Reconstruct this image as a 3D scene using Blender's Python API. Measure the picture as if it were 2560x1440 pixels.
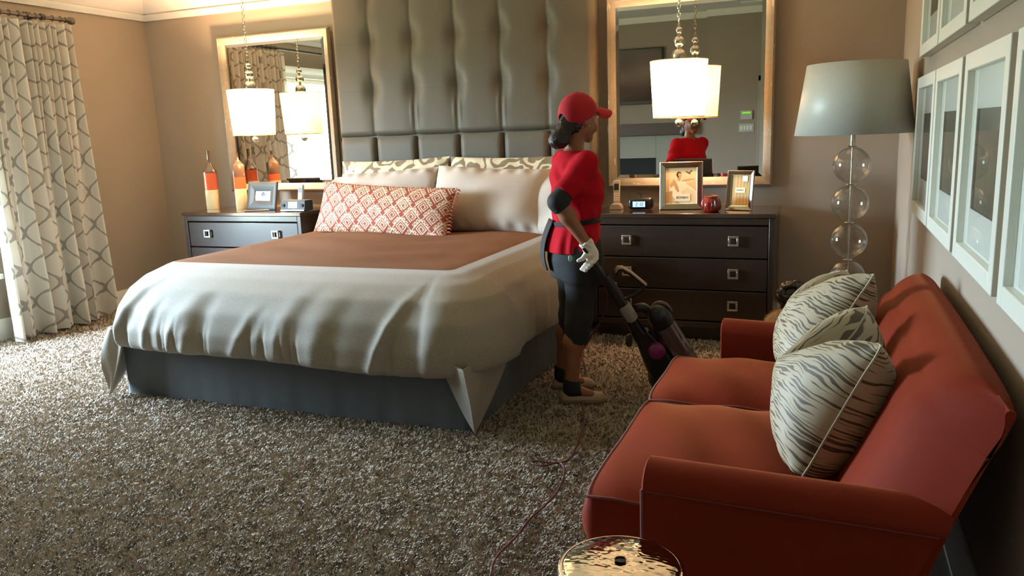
import bpy, bmesh, math, random
import numpy as np
from mathutils import Vector, Matrix

for o in list(bpy.data.objects):
    bpy.data.objects.remove(o, do_unlink=True)
SC = bpy.context.scene
COL = SC.collection
random.seed(4)
RNG = np.random.default_rng(7)

# ------------------------------------------------------------------ camera
CAM_H = 1.42
RW = [[0.92970016, 0.03682832, -0.36647139],
      [0.36647842, -0.19179774, 0.91044341],
      [-0.03675828, -0.98074324, -0.19181117]]
cam_data = bpy.data.cameras.new('camera')
cam_data.sensor_fit = 'HORIZONTAL'
cam_data.sensor_width = 36.0
cam_data.lens = 1968.0 / 2560.0 * 36.0
cam_data.clip_start = 0.05
cam = bpy.data.objects.new('camera', cam_data)
COL.objects.link(cam)
M4 = Matrix.Identity(4)
for i in range(3):
    M4[i][0] = RW[i][0]
    M4[i][1] = -RW[i][1]
    M4[i][2] = -RW[i][2]
M4[2][3] = CAM_H
cam.matrix_world = M4
SC.camera = cam

# ------------------------------------------------------------------ sky, daylight, exposure
SC.view_settings.view_transform = 'Standard'
SC.view_settings.look = 'None'
SC.view_settings.gamma = 1.0
SC.view_settings.use_curve_mapping = False
SC.view_settings.exposure = 0.0
SKY_COL = (0.58, 0.80, 1.0)
SKY_STRENGTH = 145.0
world = bpy.data.worlds.new('sky')
SC.world = world
world.use_nodes = True
bg = world.node_tree.nodes['Background']
GROUND_COL = (0.15, 0.18, 0.12)      # lawn and hedges seen below the horizon
_wt = world.node_tree
_geo = _wt.nodes.new('ShaderNodeTexCoord')
_sep = _wt.nodes.new('ShaderNodeSeparateXYZ')
_rng = _wt.nodes.new('ShaderNodeMapRange')
_rng.inputs['From Min'].default_value = -0.03
_rng.inputs['From Max'].default_value = 0.06
_mix = _wt.nodes.new('ShaderNodeMix')
_mix.data_type = 'RGBA'
_mix.inputs[6].default_value = (*GROUND_COL, 1)
_mix.inputs[7].default_value = (*SKY_COL, 1)
_wt.links.new(_geo.outputs['Generated'], _sep.inputs[0])
_wt.links.new(_sep.outputs[2], _rng.inputs['Value'])
_wt.links.new(_rng.outputs[0], _mix.inputs[0])
_wt.links.new(_mix.outputs[2], bg.inputs['Color'])
bg.inputs['Strength'].default_value = SKY_STRENGTH
PENDANT_WATTS = {'right': 95.0, 'left': 280.0}
PENDANT_COL = (1.0, 0.62, 0.34)

# ------------------------------------------------------------------ room dimensions
XL, XR = -5.86, 0.43        # left and right wall faces
YB, YR = 5.80, -1.00        # headboard wall and the wall behind the camera
ZW, ZC = 2.58, 3.10         # where the sloped ceiling springs and its flat part
WINS = [(2.45, 3.95)]   # window openings along the left wall
WZ0, WZ1 = 0.52, 2.16


def portal(y0, y1):
    d = bpy.data.lights.new('window_daylight', 'AREA')
    d.shape = 'RECTANGLE'
    d.size = WZ1 - WZ0
    d.size_y = y1 - y0
    d.energy = 1.0
    d.cycles.is_portal = True
    o = bpy.data.objects.new('window_daylight', d)
    COL.objects.link(o)
    # local -Z points into the room (+X)
    o.matrix_world = Matrix(((0, 0, -1, XL - 0.17), (0, 1, 0, (y0 + y1) / 2), (1, 0, 0, (WZ0 + WZ1) / 2), (0, 0, 0, 1)))


for a, b in WINS:
    portal(a, b)


# ------------------------------------------------------------------ materials
def lin(h):
    h = h.lstrip('#')
    out = []
    for i in (0, 2, 4):
        c = int(h[i:i + 2], 16) / 255.0
        out.append(c / 12.92 if c <= 0.04045 else ((c + 0.055) / 1.055) ** 2.4)
    return tuple(out)


MATS = {}


class NT:
    """thin helper around a node tree"""

    def __init__(self, name):
        self.m = bpy.data.materials.new(name)
        self.m.use_nodes = True
        self.t = self.m.node_tree
        self.b = self.t.nodes['Principled BSDF']
        self.out = self.t.nodes['Material Output']

    def n(self, kind, **kw):
        nd = self.t.nodes.new(kind)
        for k, v in kw.items():
            if k.startswith('i_'):
                nd.inputs[k[2:].replace('_', ' ')].default_value = v
            else:
                setattr(nd, k, v)
        return nd

    def l(self, a, b):
        self.t.links.new(a, b)

    def math(self, op, a, b=None, c=None):
        nd = self.n('ShaderNodeMath', operation=op)
        for i, v in enumerate((a, b, c)):
            if v is None:
                continue
            if isinstance(v, (int, float)):
                nd.inputs[i].default_value = v
            else:
                self.l(v, nd.inputs[i])
        return nd.outputs[0]

    def mix(self, fac, a, b):
        nd = self.n('ShaderNodeMix', data_type='RGBA')
        for sock, v in ((nd.inputs[0], fac), (nd.inputs[6], a), (nd.inputs[7], b)):
            if isinstance(v, (int, float)):
                sock.default_value = v
            elif isinstance(v, tuple):
                sock.default_value = (*v[:3], 1)
            else:
                self.l(v, sock)
        return nd.outputs[2]

    def coord(self, which='Object', scale=None):
        tc = self.n('ShaderNodeTexCoord')
        s = tc.outputs[which]
        if scale is not None:
            mp = self.n('ShaderNodeMapping')
            mp.inputs['Scale'].default_value = scale
            self.l(s, mp.inputs['Vector'])
            s = mp.outputs[0]
        return s

    def noise(self, vec, scale=5.0, detail=2.0, rough=0.5, dist=0.0):
        nd = self.n('ShaderNodeTexNoise')
        nd.inputs['Scale'].default_value = scale
        nd.inputs['Detail'].default_value = detail
        nd.inputs['Roughness'].default_value = rough
        nd.inputs['Distortion'].default_value = dist
        if vec is not None:
            self.l(vec, nd.inputs['Vector'])
        return nd.outputs[0]

    def bump(self, height, strength=0.3, dist=0.01):
        nd = self.n('ShaderNodeBump')
        nd.inputs['Strength'].default_value = strength
        nd.inputs['Distance'].default_value = dist
        self.l(height, nd.inputs['Height'])
        self.l(nd.outputs[0], self.b.inputs['Normal'])

    def set(self, **kw):
        for k, v in kw.items():
            k = k.replace('_', ' ')
            s = self.b.inputs[k]
            if isinstance(v, (int, float)):
                s.default_value = v
            elif isinstance(v, tuple):
                s.default_value = (*v[:3], 1) if len(s.default_value) == 4 else v
            else:
                self.l(v, s)
        return self


def plain(name, col, rough=0.5, metal=0.0, vary=0.0, vscale=8.0, bump=0.0, bscale=60.0, bdist=0.004, sheen=0.0, **kw):
    if name in MATS:
        return MATS[name]
    c = lin(col) if isinstance(col, str) else col
    t = NT(name)
    t.set(Roughness=rough, Metallic=metal)
    if vary > 0:
        v = t.noise(t.coord(), vscale, 3.0)
        a = tuple(max(0, x * (1 - vary)) for x in c)
        b2 = tuple(min(1, x * (1 + vary)) for x in c)
        t.set(Base_Color=t.mix(v, a, b2))
    else:
        t.set(Base_Color=c)
    if bump > 0:
        t.bump(t.noise(t.coord(), bscale, 3.0), bump, bdist)
    if sheen > 0:
        t.set(Sheen_Weight=sheen, Sheen_Roughness=0.4)
    if kw:
        t.set(**kw)
    MATS[name] = t.m
    return t.m


# ------------------------------------------------------------------ mesh helpers
class MB:
    def __init__(self):
        self.v, self.f, self.mi, self.uv = [], [], [], None

    def add(self, vs, fs, mi=0):
        o = len(self.v)
        self.v.extend([tuple(map(float, p)) for p in vs])
        self.f.extend([tuple(int(i) + o for i in f) for f in fs])
        self.mi.extend([mi] * len(fs))
        return self

    def box(self, lo, hi, mi=0):
        x0, y0, z0 = lo
        x1, y1, z1 = hi
        return self.add([(x0, y0, z0), (x1, y0, z0), (x1, y1, z0), (x0, y1, z0), (x0, y0, z1), (x1, y0, z1), (x1, y1, z1), (x0, y1, z1)],
                        [(0, 3, 2, 1), (4, 5, 6, 7), (0, 1, 5, 4), (1, 2, 6, 5), (2, 3, 7, 6), (3, 0, 4, 7)], mi)

    def hexa(self, p, mi=0):
        return self.add(p, [(0, 3, 2, 1), (4, 5, 6, 7), (0, 1, 5, 4), (1, 2, 6, 5), (2, 3, 7, 6), (3, 0, 4, 7)], mi)

    def cyl(self, p0, p1, r0, r1=None, n=20, caps=True, mi=0):
        r1 = r0 if r1 is None else r1
        p0, p1 = np.array(p0, float), np.array(p1, float)
        a = p1 - p0
        a = a / np.linalg.norm(a)
        u = np.cross(a, (0, 0, 1) if abs(a[2]) < 0.9 else (1, 0, 0))
        u /= np.linalg.norm(u)
        w = np.cross(a, u)
        vs, fs = [], []
        for p, r in ((p0, r0), (p1, r1)):
            for k in range(n):
                t = 2 * math.pi * k / n
                vs.append(p + r * (math.cos(t) * u + math.sin(t) * w))
        for k in range(n):
            fs.append((k, (k + 1) % n, n + (k + 1) % n, n + k))
        if caps:
            fs.append(tuple(range(n - 1, -1, -1)))
            fs.append(tuple(range(n, 2 * n)))
        return self.add(vs, fs, mi)

    def lathe(self, prof, c=(0, 0, 0), axis=None, n=32, mi=0, closed=True):
        """prof: list of (r, h); axis: unit vector, default z"""
        a = np.array(axis if axis is not None else (0, 0, 1), float)
        a /= np.linalg.norm(a)
        u = np.cross(a, (0, 0, 1) if abs(a[2]) < 0.9 else (0, 1, 0))
        u /= np.linalg.norm(u)
        w = np.cross(a, u)
        c = np.array(c, float)
        vs, fs = [], []
        for r, h in prof:
            for k in range(n):
                t = 2 * math.pi * k / n
                vs.append(c + a * h + max(r, 1e-5) * (math.cos(t) * u + math.sin(t) * w))
        m = len(prof)
        for j in range(m - 1):
            for k in range(n):
                fs.append((j * n + k, j * n + (k + 1) % n, (j + 1) * n + (k + 1) % n, (j + 1) * n + k))
        if closed:
            if prof[0][0] > 1e-4:
                fs.append(tuple(range(n - 1, -1, -1)))
            if prof[-1][0] > 1e-4:
                fs.append(tuple(range((m - 1) * n, m * n)))
        return self.add(vs, fs, mi)

    def tube(self, pts, r, n=10, closed=False, mi=0, smooth=0):
        P = np.array(pts, float)
        if smooth:
            P = spline(P, smooth, closed)
        m = len(P)
        rr = r if hasattr(r, '__len__') else [r] * m
        if len(rr) != m:
            rr = np.interp(np.linspace(0, 1, m), np.linspace(0, 1, len(rr)), rr)
        T = np.zeros_like(P)
        for i in range(m):
            a = P[(i - 1) % m] if (closed or i > 0) else P[i]
            b = P[(i + 1) % m] if (closed or i < m - 1) else P[i]
            d = b - a
            T[i] = d / (np.linalg.norm(d) + 1e-12)
        u = np.cross(T[0], (0, 0, 1) if abs(T[0][2]) < 0.9 else (1, 0, 0))
        u /= np.linalg.norm(u)
        vs, fs = [], []
        for i in range(m):
            u = u - T[i] * (u @ T[i])
            u /= np.linalg.norm(u)
            w = np.cross(T[i], u)
            for k in range(n):
                t = 2 * math.pi * k / n
                vs.append(P[i] + rr[i] * (math.cos(t) * u + math.sin(t) * w))
        for j in range(m if closed else m - 1):
            j2 = (j + 1) % m
            for k in range(n):
                fs.append((j * n + k, j * n + (k + 1) % n, j2 * n + (k + 1) % n, j2 * n + k))
        if not closed:
            fs.append(tuple(range(n - 1, -1, -1)))
            fs.append(tuple(range((m - 1) * n, m * n)))
        return self.add(vs, fs, mi)

    def sphere(self, c, r, n=20, sc=(1, 1, 1), mi=0):
        c = np.array(c, float)
        m = n // 2
        vs, fs = [c + np.array((0, 0, r * sc[2]))], []
        for j in range(1, m):
            ph = math.pi * j / m
            for k in range(n):
                t = 2 * math.pi * k / n
                vs.append(c + r * np.array((math.sin(ph) * math.cos(t) * sc[0], math.sin(ph) * math.sin(t) * sc[1], math.cos(ph) * sc[2])))
        vs.append(c - np.array((0, 0, r * sc[2])))
        L = len(vs) - 1
        for k in range(n):
            fs.append((0, 1 + k, 1 + (k + 1) % n))
            fs.append((L, L - n + (k + 1) % n, L - n + k))
        for j in range(m - 2):
            for k in range(n):
                a = 1 + j * n
                fs.append((a + k, a + n + k, a + n + (k + 1) % n, a + (k + 1) % n))
        return self.add(vs, fs, mi)

    def grid(self, A, mi=0, closed_u=False, flip=False):
        """A: (nu, nv, 3) array of points"""
        nu, nv = A.shape[:2]
        idx = np.arange(nu * nv).reshape(nu, nv)
        fs = []
        for i in range(nu if closed_u else nu - 1):
            i2 = (i + 1) % nu
            for j in range(nv - 1):
                q = (idx[i, j], idx[i2, j], idx[i2, j + 1], idx[i, j + 1])
                fs.append(q[::-1] if flip else q)
        return self.add(A.reshape(-1, 3), fs, mi)

    def prism(self, poly, z0, z1, mi=0, plane='xy', off=0.0):
        """extrude a 2D polygon; plane xy -> along z, xz -> along y, yz -> along x"""
        n = len(poly)
        vs = []
        for h in (z0, z1):
            for a, b in poly:
                vs.append({'xy': (a, b, h), 'xz': (a, h, b), 'yz': (h, a, b)}[plane])
        fs = [tuple(range(n - 1, -1, -1)), tuple(range(n, 2 * n))]
        for k in range(n):
            fs.append((k, (k + 1) % n, n + (k + 1) % n, n + k))
        return self.add(vs, fs, mi)

    def xf(self, M):
        self.v = [tuple(M @ Vector(p)) for p in self.v]
        return self

    def build(self, name, mat, parent=None, loc=None, bevel=0.0, seg=2, smooth=True, angle=40, uv=None, sub=0, label=None):
        me = bpy.data.meshes.new(name)
        me.from_pydata(self.v, [], self.f)
        for m in (mat if isinstance(mat, (list, tuple)) else [mat]):
            me.materials.append(m)
        if any(self.mi):
            me.polygons.foreach_set('material_index', self.mi)
        bm = bmesh.new()
        bm.from_mesh(me)
        bmesh.ops.recalc_face_normals(bm, faces=bm.faces)
        bm.to_mesh(me)
        bm.free()
        if uv is not None:
            lay = me.uv_layers.new(name='UVMap')
            vi = np.zeros(len(me.loops), dtype=np.int32)
            me.loops.foreach_get('vertex_index', vi)
            lay.data.foreach_set('uv', np.asarray(uv, dtype=np.float32)[vi].ravel())
        if smooth:
            me.polygons.foreach_set('use_smooth', [True] * len(me.polygons))
            me.set_sharp_from_angle(angle=math.radians(angle))
        me.update()
        o = bpy.data.objects.new(name, me)
        COL.objects.link(o)
        if parent is not None:
            o.parent = parent
        if loc is not None:
            o.location = loc
        if bevel > 0:
            md = o.modifiers.new('bevel', 'BEVEL')
            md.width = bevel
            md.segments = seg
            md.limit_method = 'ANGLE'
            md.angle_limit = math.radians(35)
            md.harden_normals = False
        if sub:
            md = o.modifiers.new('sub', 'SUBSURF')
            md.levels = sub
            md.render_levels = sub
        if label:
            o['label'] = label
        return o


def spline(P, k, closed=False):
    """Catmull-Rom resample, k points per span"""
    P = np.asarray(P, float)
    n = len(P)
    out = []
    for i in range(n if closed else n - 1):
        p = [P[(i + d) % n] if closed else P[min(max(i + d, 0), n - 1)] for d in (-1, 0, 1, 2)]
        for s in range(k):
            t = s / k
            out.append(0.5 * ((2 * p[1]) + (-p[0] + p[2]) * t + (2 * p[0] - 5 * p[1] + 4 * p[2] - p[3]) * t * t + (-p[0] + 3 * p[1] - 3 * p[2] + p[3]) * t ** 3))
    if not closed:
        out.append(P[-1])
    return np.array(out)


def thing(name, label, cat, loc=(0, 0, 0), rotz=0.0, group=None):
    o = bpy.data.objects.new(name, None)
    COL.objects.link(o)
    o.location = loc
    o.rotation_euler = (0, 0, rotz)
    o.empty_display_size = 0.1
    return tag(o, label, cat, group)


def tag(o, label, cat, group=None, kind=None):
    o['label'] = label
    o['category'] = cat
    if group:
        o['group'] = group
    if kind:
        o['kind'] = kind
    return o


def struct(o, label=None):
    o['kind'] = 'structure'
    if label:
        o['label'] = label
    return o


def copy_tree(o, parent=None):
    c = o.copy()
    COL.objects.link(c)
    c.parent = parent
    for ch in [x for x in bpy.data.objects if x.parent == o]:
        copy_tree(ch, c)
    return c


# ------------------------------------------------------------------ implicit surfaces (bodies, clothes, soft shapes)
def smin(a, b, k):
    h = np.clip(0.5 + 0.5 * (b - a) / k, 0, 1)
    return b + (a - b) * h - k * h * (1 - h)


def smax(a, b, k):
    return -smin(-a, -b, k)


def cone(P, a, b, ra, rb):
    a, b = np.array(a, float), np.array(b, float)
    d = b - a
    t = np.clip(((P - a) @ d) / (d @ d), 0, 1)
    q = P - a - t[..., None] * d
    return np.sqrt((q * q).sum(-1)) - (ra + (rb - ra) * t)


def ell(P, c, r, ax=None):
    q = P - np.array(c, float)
    if ax is not None:
        q = q @ np.array(ax, float).T
    r = np.array(r, float)
    k0 = np.sqrt(((q / r) ** 2).sum(-1))
    k1 = np.sqrt(((q / (r * r)) ** 2).sum(-1)) + 1e-9
    return k0 * (k0 - 1.0) / k1


def nets(f, lo, hi, h):
    lo, hi = np.array(lo, float), np.array(hi, float)
    n = np.ceil((hi - lo) / h).astype(int) + 1
    ax = [lo[i] + h * np.arange(n[i]) for i in range(3)]
    P = np.stack(np.meshgrid(*ax, indexing='ij'), -1)
    V = f(P)
    S = V < 0
    cs = np.zeros(tuple(n - 1), int)
    for dx in (0, 1):
        for dy in (0, 1):
            for dz in (0, 1):
                cs += S[dx:n[0] - 1 + dx, dy:n[1] - 1 + dy, dz:n[2] - 1 + dz]
    act = (cs > 0) & (cs < 8)
    I = np.argwhere(act)
    vid = -np.ones(act.shape, int)
    vid[act] = np.arange(len(I))
    acc = np.zeros((len(I), 3))
    cnt = np.zeros(len(I))
    cor = [np.array((a, b, c)) for a in (0, 1) for b in (0, 1) for c in (0, 1)]
    for i in range(8):
        for j in range(i + 1, 8):
            if np.abs(cor[i] - cor[j]).sum() != 1:
                continue
            A, B = I + cor[i], I + cor[j]
            va, vb = V[tuple(A.T)], V[tuple(B.T)]
            m = (va < 0) != (vb < 0)
            t = np.where(m, va / (va - vb + 1e-12), 0)
            p = A + t[:, None] * (cor[j] - cor[i])
            acc[m] += p[m]
            cnt[m] += 1
    verts = lo + h * (acc / cnt[:, None])
    faces = []
    for a in range(3):
        b, c = (a + 1) % 3, (a + 2) % 3
        s0 = [slice(None)] * 3
        s1 = [slice(None)] * 3
        s0[a], s1[a] = slice(0, n[a] - 1), slice(1, n[a])
        ch = S[tuple(s0)] != S[tuple(s1)]
        E = np.argwhere(ch)
        E = E[(E[:, b] > 0) & (E[:, c] > 0) & (E[:, b] < n[b] - 1) & (E[:, c] < n[c] - 1)]
        neg = S[tuple(E.T)]
        q = []
        for db, dc in ((-1, -1), (0, -1), (0, 0), (-1, 0)):
            K = E.copy()
            K[:, b] += db
            K[:, c] += dc
            q.append(vid[tuple(K.T)])
        q = np.stack(q, 1)
        q[~neg] = q[~neg][:, ::-1]
        faces.append(q)
    return verts, np.concatenate(faces)


def sdf_obj(name, f, lo, hi, h, mat, parent, iters=1, label=None):
    v, q = nets(f, lo, hi, h)
    me = bpy.data.meshes.new(name)
    me.vertices.add(len(v))
    me.vertices.foreach_set('co', v.astype(np.float32).ravel())
    me.loops.add(len(q) * 4)
    me.loops.foreach_set('vertex_index', q.astype(np.int32).ravel())
    me.polygons.add(len(q))
    me.polygons.foreach_set('loop_start', np.arange(0, 4 * len(q), 4, dtype=np.int32))
    me.polygons.foreach_set('use_smooth', [True] * len(q))
    me.update(calc_edges=True)
    me.validate()
    me.materials.append(mat)
    o = bpy.data.objects.new(name, me)
    COL.objects.link(o)
    o.parent = parent
    if iters:
        md = o.modifiers.new('smooth', 'SMOOTH')
        md.factor = 0.5
        md.iterations = iters
    if label:
        o['label'] = label
    return o


def color_attr(o, cols):
    """per-vertex colours (n,3) linear"""
    at = o.data.color_attributes.new('Col', 'FLOAT_COLOR', 'POINT')
    c = np.ones((len(o.data.vertices), 4), dtype=np.float32)
    c[:, :3] = cols
    at.data.foreach_set('color', c.ravel())


def attr_mat(name, rough=0.8, bump=0.0, bscale=200.0, sheen=0.0, coat=0.0):
    if name in MATS:
        return MATS[name]
    t = NT(name)
    a = t.n('ShaderNodeAttribute', attribute_name='Col')
    t.set(Base_Color=a.outputs['Color'], Roughness=rough)
    if bump:
        t.bump(t.noise(t.coord(), bscale, 2.0), bump, 0.003)
    if sheen:
        t.set(Sheen_Weight=sheen)
    if coat:
        t.set(Coat_Weight=coat)
    MATS[name] = t.m
    return t.m
# ------------------------------------------------------------------ room shell
WALL = plain('taupe_wall_paint', '#9c8d7c', 0.85, vary=0.03, vscale=3.0, bump=0.15, bscale=300, bdist=0.001)
WHITE = plain('white_trim_paint', '#e6e2d8', 0.45)
CEIL = plain('white_ceiling_paint', '#e9e3d8', 0.9, bump=0.1, bscale=200, bdist=0.001)

struct(MB().box((XL - 0.2, YR - 0.2, -0.12), (XR + 0.2, YB + 0.2, 0.0)).build('floor', plain('carpet_backing', '#94877a', 0.95, vary=0.15, vscale=90.0, bump=0.6, bscale=160, bdist=0.01)),
       'floor under the beige shag carpet')
struct(MB().box((XL - 0.2, YB, 0), (XR + 0.2, YB + 0.16, ZC + 0.1)).build('wall_back', WALL))
struct(MB().box((XR, YR - 0.2, 0), (XR + 0.16, YB, ZC + 0.1)).build('wall_right', WALL))
rw = MB().box((XL - 0.2, YR - 0.16, 0), (XR + 0.2, YR, ZC + 0.1))
rw.box((-1.72, YR, 0), (XR, YR + 0.12, ZC))
struct(rw.build('wall_rear', WALL))
# left wall with the two window openings
m = MB()
xa, xb = XL - 0.16, XL
ys = [YR - 0.2]
for y0, y1 in sorted(WINS):
    m.box((xa, ys[-1], 0), (xb, y0, ZC + 0.1))
    m.box((xa, y0, 0), (xb, y1, WZ0))
    m.box((xa, y0, WZ1), (xb, y1, ZC + 0.1))
    ys.append(y1)
m.box((xa, ys[-1], 0), (xb, YB, ZC + 0.1))
struct(m.build('wall_left', WALL))
# ceiling: slopes up from the left and headboard walls to a flat part
s = ZC - ZW
A = [(XL, YR, ZW), (XL, YB, ZW), (XR, YB, ZW), (XL + s, YR, ZC), (XL + s, YB - s, ZC), (XR, YB - s, ZC), (XR, YR, ZC)]
top = [(XL - 0.2, YR - 0.2, ZC + 0.2), (XL - 0.2, YB + 0.2, ZC + 0.2), (XR + 0.2, YB + 0.2, ZC + 0.2), (XR + 0.2, YR - 0.2, ZC + 0.2)]
m = MB().add(A + top, [(0, 1, 4, 3), (1, 2, 5, 4), (3, 4, 5, 6), (7, 8, 9, 10), (0, 7, 8, 1), (1, 8, 9, 2), (2, 9, 10, 6, 5), (0, 3, 6, 10, 7)])
struct(m.build('ceiling', CEIL, smooth=False))
# thin mouldings where wall meets ceiling
mo = [(0, 0), (0.018, 0.0), (0.022, 0.012), (0.034, 0.03), (0.04, 0.05), (0, 0.05)]
struct(MB().prism([(YB - a, ZW - 0.03 + b) for a, b in mo], XL, XR, plane='yz').build('trim_1', WHITE), 'white moulding along the headboard wall')
struct(MB().prism([(XL + a, ZW - 0.03 + b) for a, b in mo], YR, YB, plane='xz').build('trim_2', WHITE), 'white moulding along the window wall')
struct(MB().box((XL + 0.4, YR, ZC - 0.09), (-1.72, YR + 0.05, ZC)).box((-1.72, YR + 0.12, ZC - 0.09), (XR, YR + 0.17, ZC)).build('trim_3', WHITE), 'white moulding on the rear wall')
BBH = 0.17
bbp = [(0, 0), (0.018, 0), (0.018, BBH - 0.04), (0.012, BBH - 0.02), (0.008, BBH), (0, BBH)]
struct(MB().prism([(YB - a, b) for a, b in bbp], XL, XR, plane='yz').build('baseboard_back', WHITE))
struct(MB().prism([(XL + a, b) for a, b in bbp], YR, YB, plane='xz').build('baseboard_left', WHITE))
struct(MB().prism([(XR - a, b) for a, b in bbp], YR, YB, plane='xz').build('baseboard_right', WHITE))

# windows: casing, header, sill, sashes, glass
GLASS = NT('window_glass')
tr = GLASS.n('ShaderNodeBsdfTransparent')
gl = GLASS.n('ShaderNodeBsdfGlossy', i_Roughness=0.02)
mx = GLASS.n('ShaderNodeMixShader')
mx.inputs[0].default_value = 0.06
GLASS.l(tr.outputs[0], mx.inputs[1])
GLASS.l(gl.outputs[0], mx.inputs[2])
GLASS.l(mx.outputs[0], GLASS.out.inputs['Surface'])
GLASS = GLASS.m
for i, (y0, y1) in enumerate(WINS):
    w = bpy.data.objects.new('window_%d' % (i + 1), None)
    COL.objects.link(w)
    w.location = (XL, (y0 + y1) / 2, WZ0)
    struct(w, 'tall white sash window ' + ('behind the patterned curtain' if i == 0 else 'nearer the camera'))
    hw, hh = (y1 - y0) / 2, WZ1 - WZ0
    m = MB()
    for sgn in (-1, 1):
        m.box((0, min(sgn * hw, sgn * (hw + 0.09)), -0.05), (0.022, max(sgn * hw, sgn * (hw + 0.09)), hh + 0.02))
    m.build('casing', WHITE, w, bevel=0.004)
    MB().prism([(0, 0), (0.03, 0), (0.035, 0.04), (0.05, 0.06), (0.07, 0.1), (0.075, 0.12), (0, 0.12)], -hw - 0.13, hw + 0.13, plane='xz').xf(Matrix.Translation((0, 0, hh))).build('header', WHITE, w)
    MB().box((-0.15, -hw - 0.11, -0.04), (0.06, hw + 0.11, 0.0)).build('window_sill', WHITE, w, bevel=0.005)
    m = MB()
    t = 0.05
    m.box((-0.10, -hw, 0), (-0.06, -hw + t, hh)).box((-0.10, hw - t, 0), (-0.06, hw, hh))
    m.box((-0.10, -hw, 0), (-0.06, hw, t)).box((-0.10, -hw, hh - t), (-0.06, hw, hh))
    fr = m.build('window_frame', WHITE, w, bevel=0.003)
    MB().box((-0.085, -hw + t, t), (-0.08, hw - t, hh - t)).build('pane', GLASS, fr, smooth=False)

# door in the rear wall, seen in the big mirror
d = bpy.data.objects.new('door_1', None)
COL.objects.link(d)
d.location = (-0.48, YR + 0.12, 0)
struct(d, 'dark brown panelled door behind the photographer')
DOOR = plain('dark_door_paint', '#4a3a30', 0.5)
m = MB().box((-0.41, 0, 0.01), (0.41, 0.03, 2.04))
m.build('door_leaf', DOOR, d, bevel=0.003)
for zz in (0.2, 1.1):
    for xx in (-0.34, 0.04):
        MB().box((xx, 0.03, zz), (xx + 0.3, 0.04, zz + 0.78)).build('door_panel', DOOR, d, bevel=0.008)
MB().box((-0.5, 0, 0), (-0.42, 0.045, 2.13)).box((0.42, 0, 0), (0.5, 0.045, 2.13)).box((-0.5, 0, 2.05), (0.5, 0.045, 2.14)).build('door_frame', plain('taupe_casing', '#a3937f', 0.6), d, bevel=0.004)
MB().sphere((0.36, 0.08, 1.0), 0.03).cyl((0.36, 0.03, 1.0), (0.36, 0.07, 1.0), 0.012).build('door_knob', plain('brushed_nickel', '#b9b2a8', 0.3, 1.0), d)

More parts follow.
